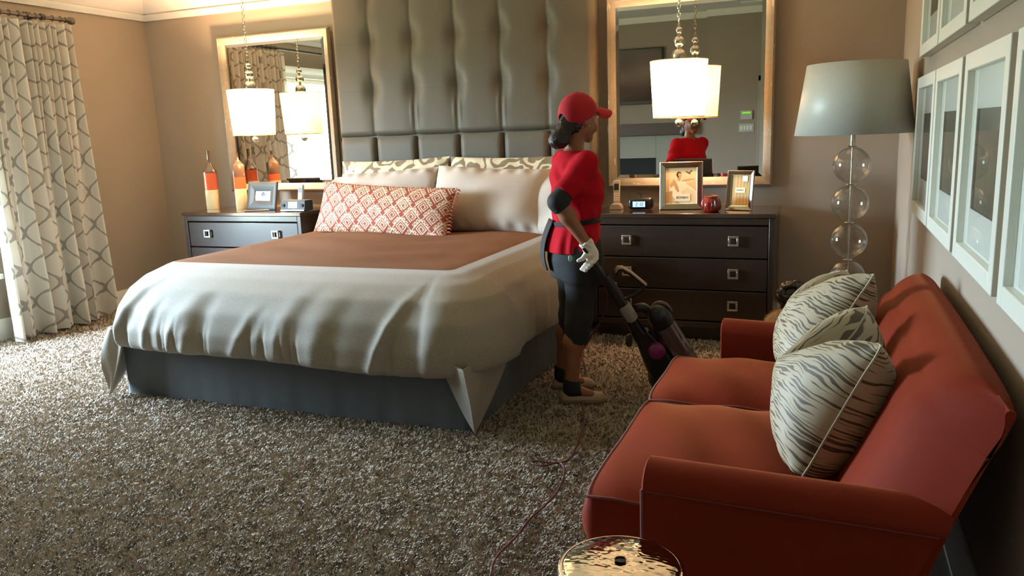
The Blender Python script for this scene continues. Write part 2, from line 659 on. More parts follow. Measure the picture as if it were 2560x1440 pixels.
# shag carpet pile: every strand is a small bent strip
def shag():
    n_try = 1500000
    # denser in the walked middle of the room, thinner towards the walls
    x = RNG.uniform(XL + 0.02, XR - 0.02, n_try)
    y = RNG.uniform(0.9, YB - 0.02, n_try)
    dist = np.sqrt((x + 0.6) ** 2 + y * y + 2.0)
    keep = RNG.uniform(0, 1, n_try) < np.clip((2.55 / dist) ** 2.1, 0, 1)
    keep &= ~((x > -3.72) & (x < -1.6) & (y > 3.34))          # under the bed
    keep &= ~((x > -5.03) & (x < -3.95) & (y > 5.28))         # under the chests
    keep &= ~((x > -1.46) & (x < -0.33) & (y > 5.28))
    keep &= ~((x > -0.3) & (y < 3.5) & (y > 1.95))            # under the sofa
    x, y, dist = x[keep], y[keep], dist[keep]
    n = len(x)

    # strands gather into small clumps, each leaning its own way
    cs = 0.014
    jx = x + 0.006 * np.sin(61 * y) + RNG.normal(0, 0.002, n)
    jy = y + 0.006 * np.sin(57 * x) + RNG.normal(0, 0.002, n)
    ci, cj = np.floor(jx / cs).astype(np.int64), np.floor(jy / cs).astype(np.int64)
    hsh = np.abs(np.sin(ci * 12.9898 + cj * 78.233) * 43758.5453) % 1.0
    hs2 = np.abs(np.sin(ci * 39.425 + cj * 11.135) * 24634.6345) % 1.0
    c2 = 0.034
    di, dj = np.floor(jx / c2 + 0.3 * np.sin(40 * y)).astype(np.int64), np.floor(jy / c2 + 0.3 * np.sin(37 * x)).astype(np.int64)
    hs3 = np.abs(np.sin(di * 91.17 + dj * 17.71) * 9151.37) % 1.0
    th = 2 * math.pi * hs3 + 3.6 * (hsh - 0.5) + RNG.normal(0, 0.8, n)
    L = RNG.uniform(0.014, 0.021, n) * (0.85 + 0.3 * hs2)
    lean = RNG.uniform(0.35, 1.15, n)
    wd = 0.0014 * np.clip(dist / 2.4, 1, 2.1) * RNG.uniform(0.8, 1.25, n)
    dx, dy = np.cos(th), np.sin(th)
    px, py = -dy, dx
    rows = []
    for t, wsc in ((0.0, 1.0), (0.55, 1.15), (1.0, 0.7)):
        off = L * lean * (t ** 1.7) * 0.8
        hz = L * (t - 0.28 * lean * t * t)
        cx, cy = x + dx * off, y + dy * off
        for sg in (-1, 1):
            rows.append(np.stack([cx + sg * px * wd * wsc, cy + sg * py * wd * wsc, hz + sg * 0.0008], 1))
    V = np.stack(rows, 1).reshape(-1, 3).astype(np.float32)
    base = (np.arange(n) * 6)[:, None]
    Q = np.concatenate([base + np.array([[0, 1, 3, 2]]), base + np.array([[2, 3, 5, 4]])], 1).reshape(-1, 4)
    me = bpy.data.meshes.new('carpet_pile')
    me.vertices.add(len(V))
    me.vertices.foreach_set('co', V.ravel())
    me.loops.add(len(Q) * 4)
    me.loops.foreach_set('vertex_index', Q.astype(np.int32).ravel())
    me.polygons.add(len(Q))
    me.polygons.foreach_set('loop_start', np.arange(0, 4 * len(Q), 4, dtype=np.int32))
    me.polygons.foreach_set('use_smooth', [True] * len(Q))
    me.update(calc_edges=True)
    o = bpy.data.objects.new('carpet_pile', me)
    COL.objects.link(o)
    c0, c1 = np.array(lin('#9a8b7b')), np.array(lin('#b09f8d'))
    k = RNG.uniform(0, 1, n)[:, None]
    cols = np.repeat(c0 * (1 - k) + c1 * k, 6, axis=0)
    color_attr(o, cols)
    me.materials.append(attr_mat('shag_yarn', 1.0))
    tag(o, 'grey beige shag carpet pile covering the whole bedroom floor', 'carpet', kind='stuff')


shag()
# ------------------------------------------------------------------ bed
BX0, BX1, BY0 = -3.78, -1.55, 3.27
BCX = (BX0 + BX1) / 2
HBF = 5.68
SKIRT = plain('charcoal_bed_fabric', '#57595a', 0.9, vary=0.08, vscale=40, bump=0.2, bscale=500, bdist=0.001, sheen=0.1)
LEATH = NT('grey_green_vinyl')
nz = LEATH.noise(LEATH.coord('Object', (60, 60, 700)), 1.0, 3.0)
LEATH.set(Base_Color=LEATH.mix(nz, lin('#544d42'), lin('#645c4f')), Roughness=0.5, Specular_IOR_Level=0.22)
LEATH.bump(nz, 0.12, 0.001)
LEATH = LEATH.m

bed = thing('bed', 'king size bed with charcoal upholstered base and tall tufted grey headboard', 'bed', (BCX, BY0, 0))


def toloc(A, o=bed):
    return A - np.array(o.location)


# upholstered base with faint vertical ripples
per = []
cr = 0.03
pts = [(BX0, HBF - 0.05), (BX0, BY0 + cr), (BX0 + cr * 0.3, BY0 + cr * 0.3), (BX0 + cr, BY0), (BX1 - cr, BY0), (BX1 - cr * 0.3, BY0 + cr * 0.3), (BX1, BY0 + cr), (BX1, HBF - 0.05)]
P2 = []
for (a, b), (c, d) in zip(pts[:-1], pts[1:]):
    k = max(2, int(math.hypot(c - a, d - b) / 0.02))
    for q in range(k):
        P2.append((a + (c - a) * q / k, b + (d - b) * q / k))
P2.append(pts[-1])
P2 = np.array(P2)
T = np.gradient(P2, axis=0)
T /= np.linalg.norm(T, axis=1)[:, None]
N2 = np.stack([-T[:, 1], T[:, 0]], 1) * -1.0
N2 = np.where((N2 * (P2 - np.array([BCX, 4.5]))).sum(1)[:, None] < 0, -N2, N2)
arc = np.concatenate([[0], np.cumsum(np.linalg.norm(np.diff(P2, axis=0), axis=1))])
G = []
for z in np.linspace(0.0, 0.42, 10):
    rip = 0.0012 * np.sin(arc * 21 + 2 * np.sin(arc * 3.1)) * (1 - z) + 0.0006 * np.sin(arc * 47)
    q = P2 + N2 * rip[:, None]
    G.append(np.column_stack([q, np.full(len(q), z)]))
m = MB().grid(toloc(np.array(G)).transpose(1, 0, 2))
m.box((BX0 + 0.02 - BCX, 0.02, 0.0), (BX1 - 0.02 - BCX, HBF - 0.06 - BY0, 0.415))
m.build('bed_base', SKIRT, bed, angle=60)
MAT_TICK = plain('mattress_ticking', '#cfc8bc', 0.9)
MB().box((BX0 + 0.06 - BCX, 0.06, 0.42), (BX1 - 0.06 - BCX, HBF - 0.08 - BY0, 0.66)).build('mattress', MAT_TICK, bed, bevel=0.06, seg=4)

# headboard: tufted upper panel over a row of plain panels
HX0, HX1 = -3.775, -1.58
HC = (HX1 - HX0 - 0.0) / 5.9
seams = np.array([-3.43, -3.055, -2.68, -2.308, -1.936])
edges = np.concatenate([[HX0], seams, [HX1]])
nx, nz_ = 264, 176
Z0, Z1 = 1.44, 2.98
xs = np.linspace(HX0, HX1, nx)
zs = np.linspace(Z0, Z1, nz_)
XX, ZZ = np.meshgrid(xs, zs, indexing='ij')
cc = np.interp(XX, edges, np.arange(len(edges)))
rr = (ZZ - Z0) / 0.3725
fcol = np.abs(cc - np.round(cc))
inner = (np.round(cc) > 0) & (np.round(cc) < 6)
tuftrow = np.abs(rr - np.round(rr))
intr = (np.round(rr) > 0)
H = np.full_like(XX, 0.0)
dcol = fcol * 0.372
groove = np.where(inner, np.exp(-(dcol / 0.016) ** 2), 0)
soft = np.where(inner, np.exp(-(dcol / 0.06) ** 2), 0)
dt = np.sqrt((dcol) ** 2 + (tuftrow * 0.3725 * 0.62) ** 2)
pull = np.where(inner & intr, np.exp(-(dt / 0.06) ** 2), 0)
crease = np.where(intr, np.exp(-(tuftrow * 0.3725 / 0.006) ** 2), 0)
H = 0.05 - 0.007 * soft - 0.008 * groove - 0.034 * pull - 0.0016 * crease
ed = np.minimum(np.minimum(XX - HX0, HX1 - XX), np.minimum(ZZ - Z0, Z1 - ZZ) * 1.0)
H -= 0.05 * np.clip(1 - ed / 0.05, 0, 1) ** 2.4
# slack folds in the vinyl beside the seams just above the lower row
fold = np.exp(-((rr - 0.52) / 0.28) ** 2) * np.where(inner & (np.round(cc) > 1) & (np.round(cc) < 5), 1, 0)
sg = (cc - np.round(cc)) * 0.372
H += fold * 0.006 * np.exp(-((sg + 0.022) / 0.012) ** 2)
H += fold * 0.005 * np.exp(-((sg - 0.024) / 0.012) ** 2)
A = np.stack([XX, HBF - H + 0.02, ZZ], -1)
m = MB().grid(toloc(A))
hb = m.build('tufted_panel', LEATH, bed, angle=80)
MB().box((HX0 - BCX, HBF - BY0 + 0.018, 0.30), (HX1 - BCX, HBF + 0.10 - BY0, Z1)).build('headboard_frame', LEATH, bed, bevel=0.01)
for a, b in zip(edges[:-1], edges[1:]):
    n = 26
    u = np.linspace(0, 1, n)
    UU, VV = np.meshgrid(u, u, indexing='ij')
    w = b - a
    zb0, zb1 = 0.62, 1.435
    eu = np.minimum(UU, 1 - UU) * w
    ev = np.minimum(VV, 1 - VV) * (zb1 - zb0)
    hh = 0.045 - 0.035 * np.clip(1 - eu / 0.05, 0, 1) ** 2.5 - 0.02 * np.clip(1 - ev / 0.06, 0, 1) ** 2.5
    A = np.stack([a + 0.002 + UU * (w - 0.004), HBF + 0.02 - hh, zb0 + VV * (zb1 - zb0)], -1)
    MB().grid(toloc(A)).build('panel', LEATH, bed, angle=80)

# ------------------------------------------------------------------ duvet
LINEN = NT('beige_linen')
co = LINEN.coord('Object')
wv = LINEN.noise(LINEN.coord('Object', (90, 700, 90)), 1.0, 2.0)
wv2 = LINEN.noise(LINEN.coord('Object', (900, 90, 260)), 1.0, 2.0)
mm = LINEN.math('MULTIPLY', wv, wv2)
LINEN.set(Base_Color=LINEN.mix(LINEN.math('MULTIPLY', mm, 2.6), lin('#6e6457'), lin('#998d7b')), Roughness=0.75, Sheen_Weight=0.15)
LINEN.bump(mm, 0.15, 0.001)
LINEN = LINEN.m
BROWN = NT('cocoa_duvet_cloth')
wv = BROWN.noise(BROWN.coord('Object', (400, 400, 400)), 1.0, 2.0)
BROWN.set(Base_Color=BROWN.mix(wv, lin('#6b4a34'), lin('#80593f')), Roughness=0.9, Specular_IOR_Level=0.1)
BROWN.bump(wv, 0.1, 0.0008)
BROWN = BROWN.m

IX0, IX1, IY0, IY1 = -3.74, -1.82, 3.68, 5.50     # brown panel outline
ZT = 0.725


def duvet():
    # perimeter path of the panel: head-left -> foot-left -> foot-right -> head-right
    rc = 0.05
    path, nor, side = [], [], []

    def seg(a, b, nrm, k):
        for q in range(k):
            t = q / k
            path.append((a[0] + (b[0] - a[0]) * t, a[1] + (b[1] - a[1]) * t))
            nor.append(nrm)

    def arcp(c, a0, a1, k):
        for q in range(k):
            t = a0 + (a1 - a0) * q / k
            path.append((c[0] + rc * math.cos(t), c[1] + rc * math.sin(t)))
            nor.append((math.cos(t), math.sin(t)))

    seg((IX0, IY1), (IX0, IY0 + rc), (-1, 0), 90)
    arcp((IX0 + rc, IY0 + rc), math.pi, 1.5 * math.pi, 22)
    seg((IX0 + rc, IY0), (IX1 - rc, IY0), (0, -1), 150)
    arcp((IX1 - rc, IY0 + rc), 1.5 * math.pi, 2 * math.pi, 22)
    seg((IX1, IY0 + rc), (IX1, IY1), (1, 0), 90)
    path.append((IX1, IY1))
    nor.append((1, 0))
    path, nor = np.array(path), np.array(nor)
    n = len(path)
    # outward reach differs for foot and sides
    foot = np.clip(-nor[:, 1], 0, 1)
    reach = 0.150 + 0.390 * foot ** 1.2
    reach = np.where(nor[:, 0] > 0.2, np.maximum(reach, 0.40 * nor[:, 0] + 0.5 * foot ** 1.5), reach)
    reach = np.where((path[:, 1] > 4.7) & (np.abs(nor[:, 0]) > 0.9), reach - np.where(nor[:, 0] > 0, 0.12, 0.03) * np.clip((path[:, 1] - 4.7) / 0.5, 0, 1), reach)
    lc = np.clip(-nor[:, 0] * 1.3, 0, 1)
    reach = np.where(nor[:, 0] < -0.02, np.where(nor[:, 0] < -0.97, 0.15, 0.54 - 0.37 * lc ** 0.8), reach)
    corner = 1 - np.abs(np.abs(nor[:, 0]) - np.abs(nor[:, 1]))
    # fold field along the hem (world position based, slanted with height)
    ar = np.concatenate([[0], np.cumsum(np.linalg.norm(np.diff(path + nor * 0.45, axis=0), axis=1))])
    prof_s = np.linspace(0, 1, 34)
    G = np.zeros((n, len(prof_s), 3))
    rs = np.random.default_rng(11)
    ridges = []
    for c in np.cumsum(rs.uniform(.10, .36, 40)):
        ridges.append((c, rs.uniform(.03, .065), rs.uniform(.008, .024), rs.uniform(.05, .40), rs.uniform(.15, .55)))
    gathers = [(c, rs.uniform(.008, .013), rs.uniform(.012, .022)) for c in np.sort(rs.uniform(0.1, ar[-1], 30))]
    hemz = 0.315 - 0.035 * np.clip((path[:, 0] - IX0) / (IX1 - IX0), 0, 1) * foot + 0.01 * np.sin(ar * 4.1)
    for j, s_ in enumerate(prof_s):
        # plump profile: quarter-round shoulder, bulge, then tucked hem
        keyS = [0, .12, .28, .45, .62, .78, .9, .96, 1.0]
        keyO = [0, .20, .48, .72, .90, .99, 1.0, .93, .84]
        keyZ = [0, -.012, -.075, -.20, -.42, -.68, -.90, -.985, -.955]
        o = np.interp(s_, keyS, keyO)
        zz = np.interp(s_, keyS, keyZ)
        z = ZT + zz * (ZT - hemz)
        disp = np.zeros(n)
        for c, w, a, sl, st in ridges:
            pos = c + sl * (1 - s_)
            disp += a * np.exp(-((ar - pos) / (w * (0.7 + 0.8 * (1 - s_)))) ** 2) * np.clip((s_ - st) / 0.5, 0, 1)
            disp -= 0.7 * a * np.exp(-((ar - pos - 1.5 * w) / (w * 0.9)) ** 2) * np.clip((s_ - st) / 0.5, 0, 1)
        for c, w, a in gathers:
            k = np.exp(-((s_ - 0.9) / 0.13) ** 2)
            disp -= a * k * np.exp(-((ar - c) / w) ** 2)
        disp += 0.010 * np.sin(ar * 6.3 + 2.2 * np.sin(3 * s_)) * min(1, s_ * 1.5)
        o = o + (s_ ** 1.15 - o) * 0.75 * np.clip(-nor[:, 0] * 1.5, 0, 1) * (s_ < 0.95)
        rch = reach * o * (1 + 0.05 * np.sin(ar * 2.3))
        q = path + nor * (rch + disp * (1 if s_ < .93 else .5))[:, None]
        G[:, j] = np.column_stack([q, z + 0.15 * disp * (s_ < .8)])
    # resample smoothly in s
    return path, nor, G


path, nor, G = duvet()
dv = thing('duvet', 'beige linen duvet with brown centre panel draped over the bed', 'duvet', (BCX, 4.4, 0.66))
d0 = np.array(dv.location)
MB().grid(G - d0).build('duvet_border', LINEN, dv, angle=180)
# brown centre, softly uneven
nu, nv = 80, 80
u = np.linspace(0, 1, nu)
v = np.linspace(0, 1, nv)
UU, VV = np.meshgrid(u, v, indexing='ij')
PX = IX0 + UU * (IX1 - IX0)
PY = IY0 + VV * (IY1 + 0.06 - IY0)
eb = np.minimum(np.minimum(UU, 1 - UU) * 1.8, VV * 1.84)
PZ = ZT + 0.022 * np.clip(eb / 0.35, 0, 1) ** 0.7 + 0.006 * np.sin(PX * 5 + PY * 2.2) * np.clip(eb * 5, 0, 1) + 0.004 * np.sin(PY * 13 + 2 * np.sin(PX * 4)) * np.clip(eb * 5, 0, 1)
# round the two foot corners to follow the border
rc = 0.05
for sx, cx in ((-1, IX0 + rc), (1, IX1 - rc)):
    inx = (PX - cx) * sx > 0
    iny = PY < IY0 + rc
    k = inx & iny
    ddx, ddy = (PX - cx), (PY - IY0 - rc)
    mxx = np.maximum(np.abs(ddx), np.abs(ddy)) + 1e-9
    ll = np.sqrt(ddx ** 2 + ddy ** 2) + 1e-9
    PX = np.where(k, cx + ddx * mxx / ll, PX)
    PY = np.where(k, IY0 + rc + ddy * mxx / ll, PY)
MB().grid(np.stack([PX, PY, PZ], -1) - d0).build('centre_panel', BROWN, dv, angle=180)
# loose corners that hang to the carpet
def corner_flap(top_a, top_c, top_b, tip, mid):
    n = 26
    G = []
    ta, tc, tb, tip, mid = map(np.array, (top_a, top_c, top_b, tip, mid))
    for j in range(n):
        t = j / (n - 1)
        row = []
        wa = (1 - t) ** 0.85
        for i in range(25):
            s2 = i / 24 * 2
            if s2 <= 1:
                tp = ta * (1 - s2) + tc * s2
            else:
                tp = tc * (2 - s2) + tb * (s2 - 1)
            p = tip + (tp - tip) * wa
            p = np.array([p[0], p[1], tip[2] + (tp[2] - tip[2]) * (1 - t)])
            cv = math.exp(-((s2 - 1) / 0.35) ** 2)
            p[:2] += (mid[:2]) * cv * math.sin(math.pi * min(1, t * 1.1)) * 0.55
            p[:2] += np.array([0.007, -0.007]) * math.sin(s2 * 9 + 5 * t) * (1 - t)
            row.append(p)
        G.append(row)
    return np.array(G)


F1 = corner_flap((-1.70, 3.24, 0.36), (-1.53, 3.155, 0.36), (-1.46, 3.62, 0.36), (-1.512, 3.215, 0.028), (0.03, -0.03))
F2 = corner_flap((-3.66, 3.21, 0.42), (-3.80, 3.22, 0.42), (-3.84, 3.62, 0.42), (-3.81, 3.17, 0.03), (-0.06, -0.05))
for F in (F1, F2):
    o = MB().grid(F - d0).build('corner_flap', LINEN, dv, angle=50)
    md = o.modifiers.new('solid', 'SOLIDIFY')
    md.thickness = 0.008

# ------------------------------------------------------------------ pillows
def pillow_mesh(w, h, t, n=56, m2=40, pinch=0.07, wr=0.004, seed=0, p=2.2, sag=0.0, chop=0.0, push=0.0):
    """local: width x, height y, thickness z; returns verts, faces, uv"""
    r = np.random.default_rng(seed)
    u = np.linspace(-1, 1, n)
    v = np.linspace(-1, 1, m2)
    # denser near the edges
    u = np.sin(u * math.pi / 2 * 0.92) / math.sin(math.pi / 2 * 0.92)
    v = np.sin(v * math.pi / 2 * 0.92) / math.sin(math.pi / 2 * 0.92)
    U, V = np.meshgrid(u, v, indexing='ij')
    X = w / 2 * U * (1 - pinch * (1 - V ** 2))
    Y = h / 2 * V * (1 - pinch * (1 - U ** 2) * w / h * 0.8) - sag * (1 - U ** 2) * (V > 0) * V
    prof = ((1 - np.abs(U) ** p) * (1 - np.abs(V) ** p)) ** 0.55
    wk = np.zeros_like(U)
    for _ in range(9):
        ph, a, b = r.uniform(0, 6), r.uniform(-9, 9), r.uniform(-7, 7)
        wk += np.sin(a * U + b * V + ph)
    Zt = t / 2 * prof + wr * wk * np.minimum(1, prof * 2) * 0.4
    Zb = -t / 2 * prof
    # radial tension wrinkles near edges
    Zt += wr * np.sin(U * 23 + 2 * V) * np.exp(-((np.abs(V) - 0.86) / 0.12) ** 2)
    if chop:
        g = np.exp(-(U / 0.42) ** 2) * np.clip((V + 0.55) / 1.55, 0, 1) ** 1.6
        Y = Y - chop * g
        Zt = Zt + push * g * (0.4 + 0.6 * np.clip(1 - np.abs(V - 0.6), 0, 1))
        Zb = Zb + push * g
    top = np.stack([X, Y, Zt], -1)
    bot = np.stack([X, Y, Zb], -1)
    idx = np.arange(n * m2).reshape(n, m2)
    vs = np.concatenate([top.reshape(-1, 3), bot.reshape(-1, 3)])
    fs = []
    N = n * m2
    for i in range(n - 1):
        for j in range(m2 - 1):
            fs.append((idx[i, j], idx[i + 1, j], idx[i + 1, j + 1], idx[i, j + 1]))
            fs.append((N + idx[i, j], N + idx[i, j + 1], N + idx[i + 1, j + 1], N + idx[i + 1, j]))
    uv = np.concatenate([np.stack([U * w / 2, V * h / 2], -1).reshape(-1, 2), np.stack([U * w / 2 + 3.3, V * h / 2 + 1.7], -1).reshape(-1, 2)])
    return vs, fs, uv, (U, V)


def weld(o, d=1e-5):
    bm = bmesh.new()
    bm.from_mesh(o.data)
    bmesh.ops.remove_doubles(bm, verts=bm.verts, dist=d)
    bm.to_mesh(o.data)
    bm.free()


def basis(c, xdir, ydir):
    """matrix with local x along xdir, local y roughly along ydir"""
    x = Vector(xdir).normalized()
    z = x.cross(Vector(ydir)).normalized()
    y = z.cross(x)
    M = Matrix((x, y, z)).transposed().to_4x4()
    M.translation = Vector(c)
    return M


PILW = plain('cream_pillow_cotton', '#bba999', 0.85, bump=0.1, bscale=400, bdist=0.0008, sheen=0.1)
# two cream sleeping pillows leaning on the shams
for k, (c, xd, yd, w, h, seed, lab) in enumerate([
        ((-3.17, 5.30, 0.955), (1, -0.05, 0.05), (0.05, 0.52, 1), 0.90, 0.50, 3, 'plump cream bed pillow on the left, behind the patterned lumbar pillow'),
        ((-2.27, 5.26, 0.955), (1, 0.02, -0.05), (0.05, 0.50, 1), 0.92, 0.52, 8, 'plump cream bed pillow on the right, beside the woman in red')]):
    th = thing('bed_pillow', lab, 'pillow', (0, 0, 0), 0, 'cream pillows on the bed')
    vs, fs, uv, _ = pillow_mesh(w, h, 0.24, pinch=0.045, wr=0.009, seed=seed, p=2.6)
    o = MB().add(vs, fs).build('pillow_body', PILW, th, angle=180)
    # open pillowcase hem, crumpled, at the outer end
    sgn = -1 if k == 0 else 1
    Gf = []
    for i in range(12):
        t = i / 11
        row = []
        for j in range(60):
            a = 2 * math.pi * j / 60
            yy = math.cos(a) * (h / 2 - 0.03) * (1 + 0.10 * t)
            zz = math.sin(a) * (0.045 + 0.035 * t) + 0.012 * math.sin(5 * a + 3 * t) * t
            row.append((sgn * (w / 2 - 0.10 + 0.16 * t + 0.012 * math.sin(3 * a + seed)), yy - 0.02 * t, zz))
        row.append(row[0])
        Gf.append(row)
    hm = MB().grid(np.array(Gf)).build('pillowcase_hem', PILW, th, angle=180)
    md = hm.modifiers.new('solid', 'SOLIDIFY')
    md.thickness = 0.004
    th.matrix_world = basis(c, xd, yd)

# patterned shams behind them
SHAM = NT('scroll_print_cotton')
uvn = SHAM.coord('UV')
dn = SHAM.n('ShaderNodeTexNoise')
dn.inputs['Scale'].default_value = 5.0
SHAM.l(uvn, dn.inputs['Vector'])
ad = SHAM.n('ShaderNodeVectorMath', operation='MULTIPLY_ADD')
SHAM.l(dn.outputs['Color'], ad.inputs[0])
ad.inputs[1].default_value = (0.22, 0.22, 0)
SHAM.l(uvn, ad.inputs[2])
vo = SHAM.n('ShaderNodeTexVoronoi', feature='F1')
vo.inputs['Scale'].default_value = 6.0
SHAM.l(ad.outputs[0], vo.inputs['Vector'])
rg = SHAM.math('SINE', SHAM.math('MULTIPLY', vo.outputs['Distance'], 20.0))
st = SHAM.math('GREATER_THAN', rg, 0.1)
SHAM.set(Base_Color=SHAM.mix(st, lin('#d2c0a0'), lin('#7d6a4e')), Roughness=0.7, Sheen_Weight=0.1)
SHAM = SHAM.m
for k, (c, xd, lab) in enumerate([((-3.20, 5.49, 0.99), (1, 0.0, 0.02), 'tan sham with brown scrolls standing against the left half of the headboard'),
                                  ((-2.22, 5.49, 0.99), (1, 0.0, -0.01), 'tan sham with brown scrolls standing against the right half of the headboard')]):
    vs, fs, uv, _ = pillow_mesh(0.98, 0.56, 0.17, pinch=0.04, wr=0.004, seed=20 + k, p=2.6)
    o = MB().add(vs, fs).build('pillow_sham', SHAM, None, angle=180, uv=uv + k * 0.37)
    o.matrix_world = basis(c, xd, (0, 0.26, 1))
    tag(o, lab, 'pillow', 'scroll print shams on the bed')


# orange lumbar pillow with a woven greek key lattice
def key_tile():
    n = 16
    t = np.zeros((n, n), bool)
    sp = np.zeros((9, 9), bool)
    x, y, dx, dy = 0, 0, 1, 0
    sp[0, 0] = True
    for s_ in [8, 8, 8, 6, 6, 4, 4, 2]:
        for _ in range(s_):
            x += dx
            y += dy
            sp[y, x] = True
        dx, dy = -dy, dx
    t[6:15, 6:15] = sp
    # square-wave bands between the spirals
    for k in range(n):
        ph = k % 4
        cols_ = {0: range(1, 4), 1: (3,), 2: range(1, 4), 3: (1,)}[ph]
        if k >= 5:
            for c in cols_:
                t[k, c] = True
                t[c, k] = True
    t[:, 5] = False
    t[5, :] = False
    t[0, :] = True
    t[:, 0] = True
    return t


lum = thing('lumbar_pillow', 'long orange lumbar pillow with white greek key lattice on the bed', 'pillow', (0, 0, 0))
vs, fs, uv, (U, V) = pillow_mesh(1.19, 0.40, 0.20, n=400, m2=140, pinch=0.035, wr=0.003, seed=5, p=2.4)
tile = key_tile()
cell = 0.0072
p_ = (uv[:, 0] + uv[:, 1] * 1.0) / math.sqrt(2) / cell
q_ = (uv[:, 1] * 1.0 - uv[:, 0]) / math.sqrt(2) / cell
ti = tile[np.floor(p_).astype(int) % 16, np.floor(q_).astype(int) % 16]
rgb = np.where(ti[:, None], np.array(lin('#cbb294')), np.array(lin('#8e3719')))
o = MB().add(vs, fs).build('pillow_cover', attr_mat('greek_key_weave', 0.8, 0.15, 500), lum, angle=180)
color_attr(o, rgb)
# knotted tassel trim down the right end
m = MB()
for yy in np.linspace(-0.18, 0.18, 15):
    m.tube([(0.565 + 0.02 * abs(yy) / .18, yy, 0.0), (0.590 + 0.02 * abs(yy) / .18, yy + 0.006, 0.006), (0.604 + 0.02 * abs(yy) / .18, yy - 0.004, 0.0)], [0.004, 0.006, 0.003], 6)
m.build('fringe', plain('rust_fringe', '#9a4429', 0.9), lum)
lum.matrix_world = basis((-3.02, 5.02, 0.905), (1, -0.10, -0.045), (0.05, 0.42, 1))
# ------------------------------------------------------------------ chests of drawers
def wood(name, c0, c1, rough=0.35, sc=(3, 40, 40), coat=0.3):
    t = NT(name)
    n1 = t.noise(t.coord('Object', sc), 1.0, 4.0, 0.6, 0.6)
    t.set(Base_Color=t.mix(n1, lin(c0), lin(c1)), Roughness=rough, Coat_Weight=coat, Coat_Roughness=0.12)
    t.bump(n1, 0.05, 0.001)
    return t.m


ESPRESSO = wood('espresso_wood', '#21160f', '#33241a')
ESPTOP = wood('polished_espresso_top', '#2f1e15', '#462f21', 0.14, (3, 30, 30), 0.8)
CHROME = plain('polished_chrome', '#d8d4cc', 0.12, 1.0)
BRUSH = plain('brushed_nickel_pull', '#cfc8bc', 0.28, 1.0)

CW, CD, CH = 1.20, 0.56, 0.867


def chest(label, group):
    r = thing('dresser', label, 'dresser', (0, 0, 0), 0, group)
    h = CW / 2
    t = 0.035
    m = MB()
    m.box((-h, 0.012, 0.10), (-h + t, CD, CH - 0.03)).box((h - t, 0.012, 0.10), (h, CD, CH - 0.03))
    m.box((-h + t, CD - 0.02, 0.10), (h - t, CD, CH - 0.03)).box((-h + t, 0.012, 0.10), (h - t, CD - 0.02, 0.14))
    m.box((-h + t, 0.012, CH - 0.075), (h - t, 0.05, CH - 0.03))
    m.build('carcass', ESPRESSO, r, bevel=0.003)
    MB().box((-h - 0.008, 0.0, CH - 0.03), (h + 0.008, CD + 0.01, CH)).build('top', ESPTOP, r, bevel=0.004)
    MB().box((-h + 0.04, 0.05, 0.0), (h - 0.04, CD - 0.04, 0.10)).build('plinth', ESPRESSO, r)
    zs = [CH - 0.08, CH - 0.295, CH - 0.51, 0.145]
    for a, b in zip(zs[:-1], zs[1:]):
        d = MB().box((-h + t + 0.004, 0.016, b + 0.004), (h - t - 0.004, CD - 0.05, a - 0.004)).build('drawer', ESPRESSO, r, bevel=0.004)
        zc = (a + b) / 2 + 0.01
        for sx in (-0.35, 0.35):
            o_, i_ = 0.033, 0.020
            p = MB()
            p.box((sx - o_, -0.012, zc - o_), (sx + o_, 0.004, zc - i_)).box((sx - o_, -0.012, zc + i_), (sx + o_, 0.004, zc + o_))
            p.box((sx - o_, -0.012, zc - i_), (sx - i_, 0.004, zc + i_)).box((sx + i_, -0.012, zc - i_), (sx + o_, 0.004, zc + i_))
            p.box((sx - 0.018, -0.008, zc + i_), (sx + 0.018, 0.018, zc + i_ + 0.010))
            p.build('pull', BRUSH, d, bevel=0.002)
    return r


ch1 = chest('dark espresso three drawer chest with square pulls beneath the large right mirror', 'matching chests of drawers beside the bed')
ch1.location = (-0.893, 5.20, 0)
ch2 = copy_tree(ch1)
ch2.location = (-4.495, 5.20, 0)
ch2['label'] = 'dark espresso three drawer chest in the corner left of the bed'

# ------------------------------------------------------------------ framed wall mirrors
DIST = NT('distressed_champagne_wood')
co = DIST.coord('Object')
st = DIST.noise(DIST.coord('Object', (60, 60, 9)), 1.0, 3.0, 0.6)
ck = DIST.math('GREATER_THAN', st, 0.66)
n2 = DIST.noise(co, 30.0, 2.0)
DIST.set(Base_Color=DIST.mix(ck, DIST.mix(n2, lin('#93836f'), lin('#a89884')), lin('#d8ccb8')), Roughness=0.65, Specular_IOR_Level=0.25)
DIST.bump(st, 0.25, 0.003)
DIST = DIST.m
DISTH = NT('distressed_champagne_rail')
st = DISTH.noise(DISTH.coord('Object', (9, 60, 60)), 1.0, 3.0, 0.6)
ck = DISTH.math('GREATER_THAN', st, 0.66)
n2 = DISTH.noise(DISTH.coord('Object'), 30.0, 2.0)
DISTH.set(Base_Color=DISTH.mix(ck, DISTH.mix(n2, lin('#93836f'), lin('#a89884')), lin('#d8ccb8')), Roughness=0.65, Specular_IOR_Level=0.25)
DISTH.bump(st, 0.25, 0.003)
DISTH = DISTH.m
SILVER = plain('mirror_silver', '#dfe0dc', 0.0, 1.0)
BEVELG = plain('mirror_bevel', '#e4e6e2', 0.03, 1.0)


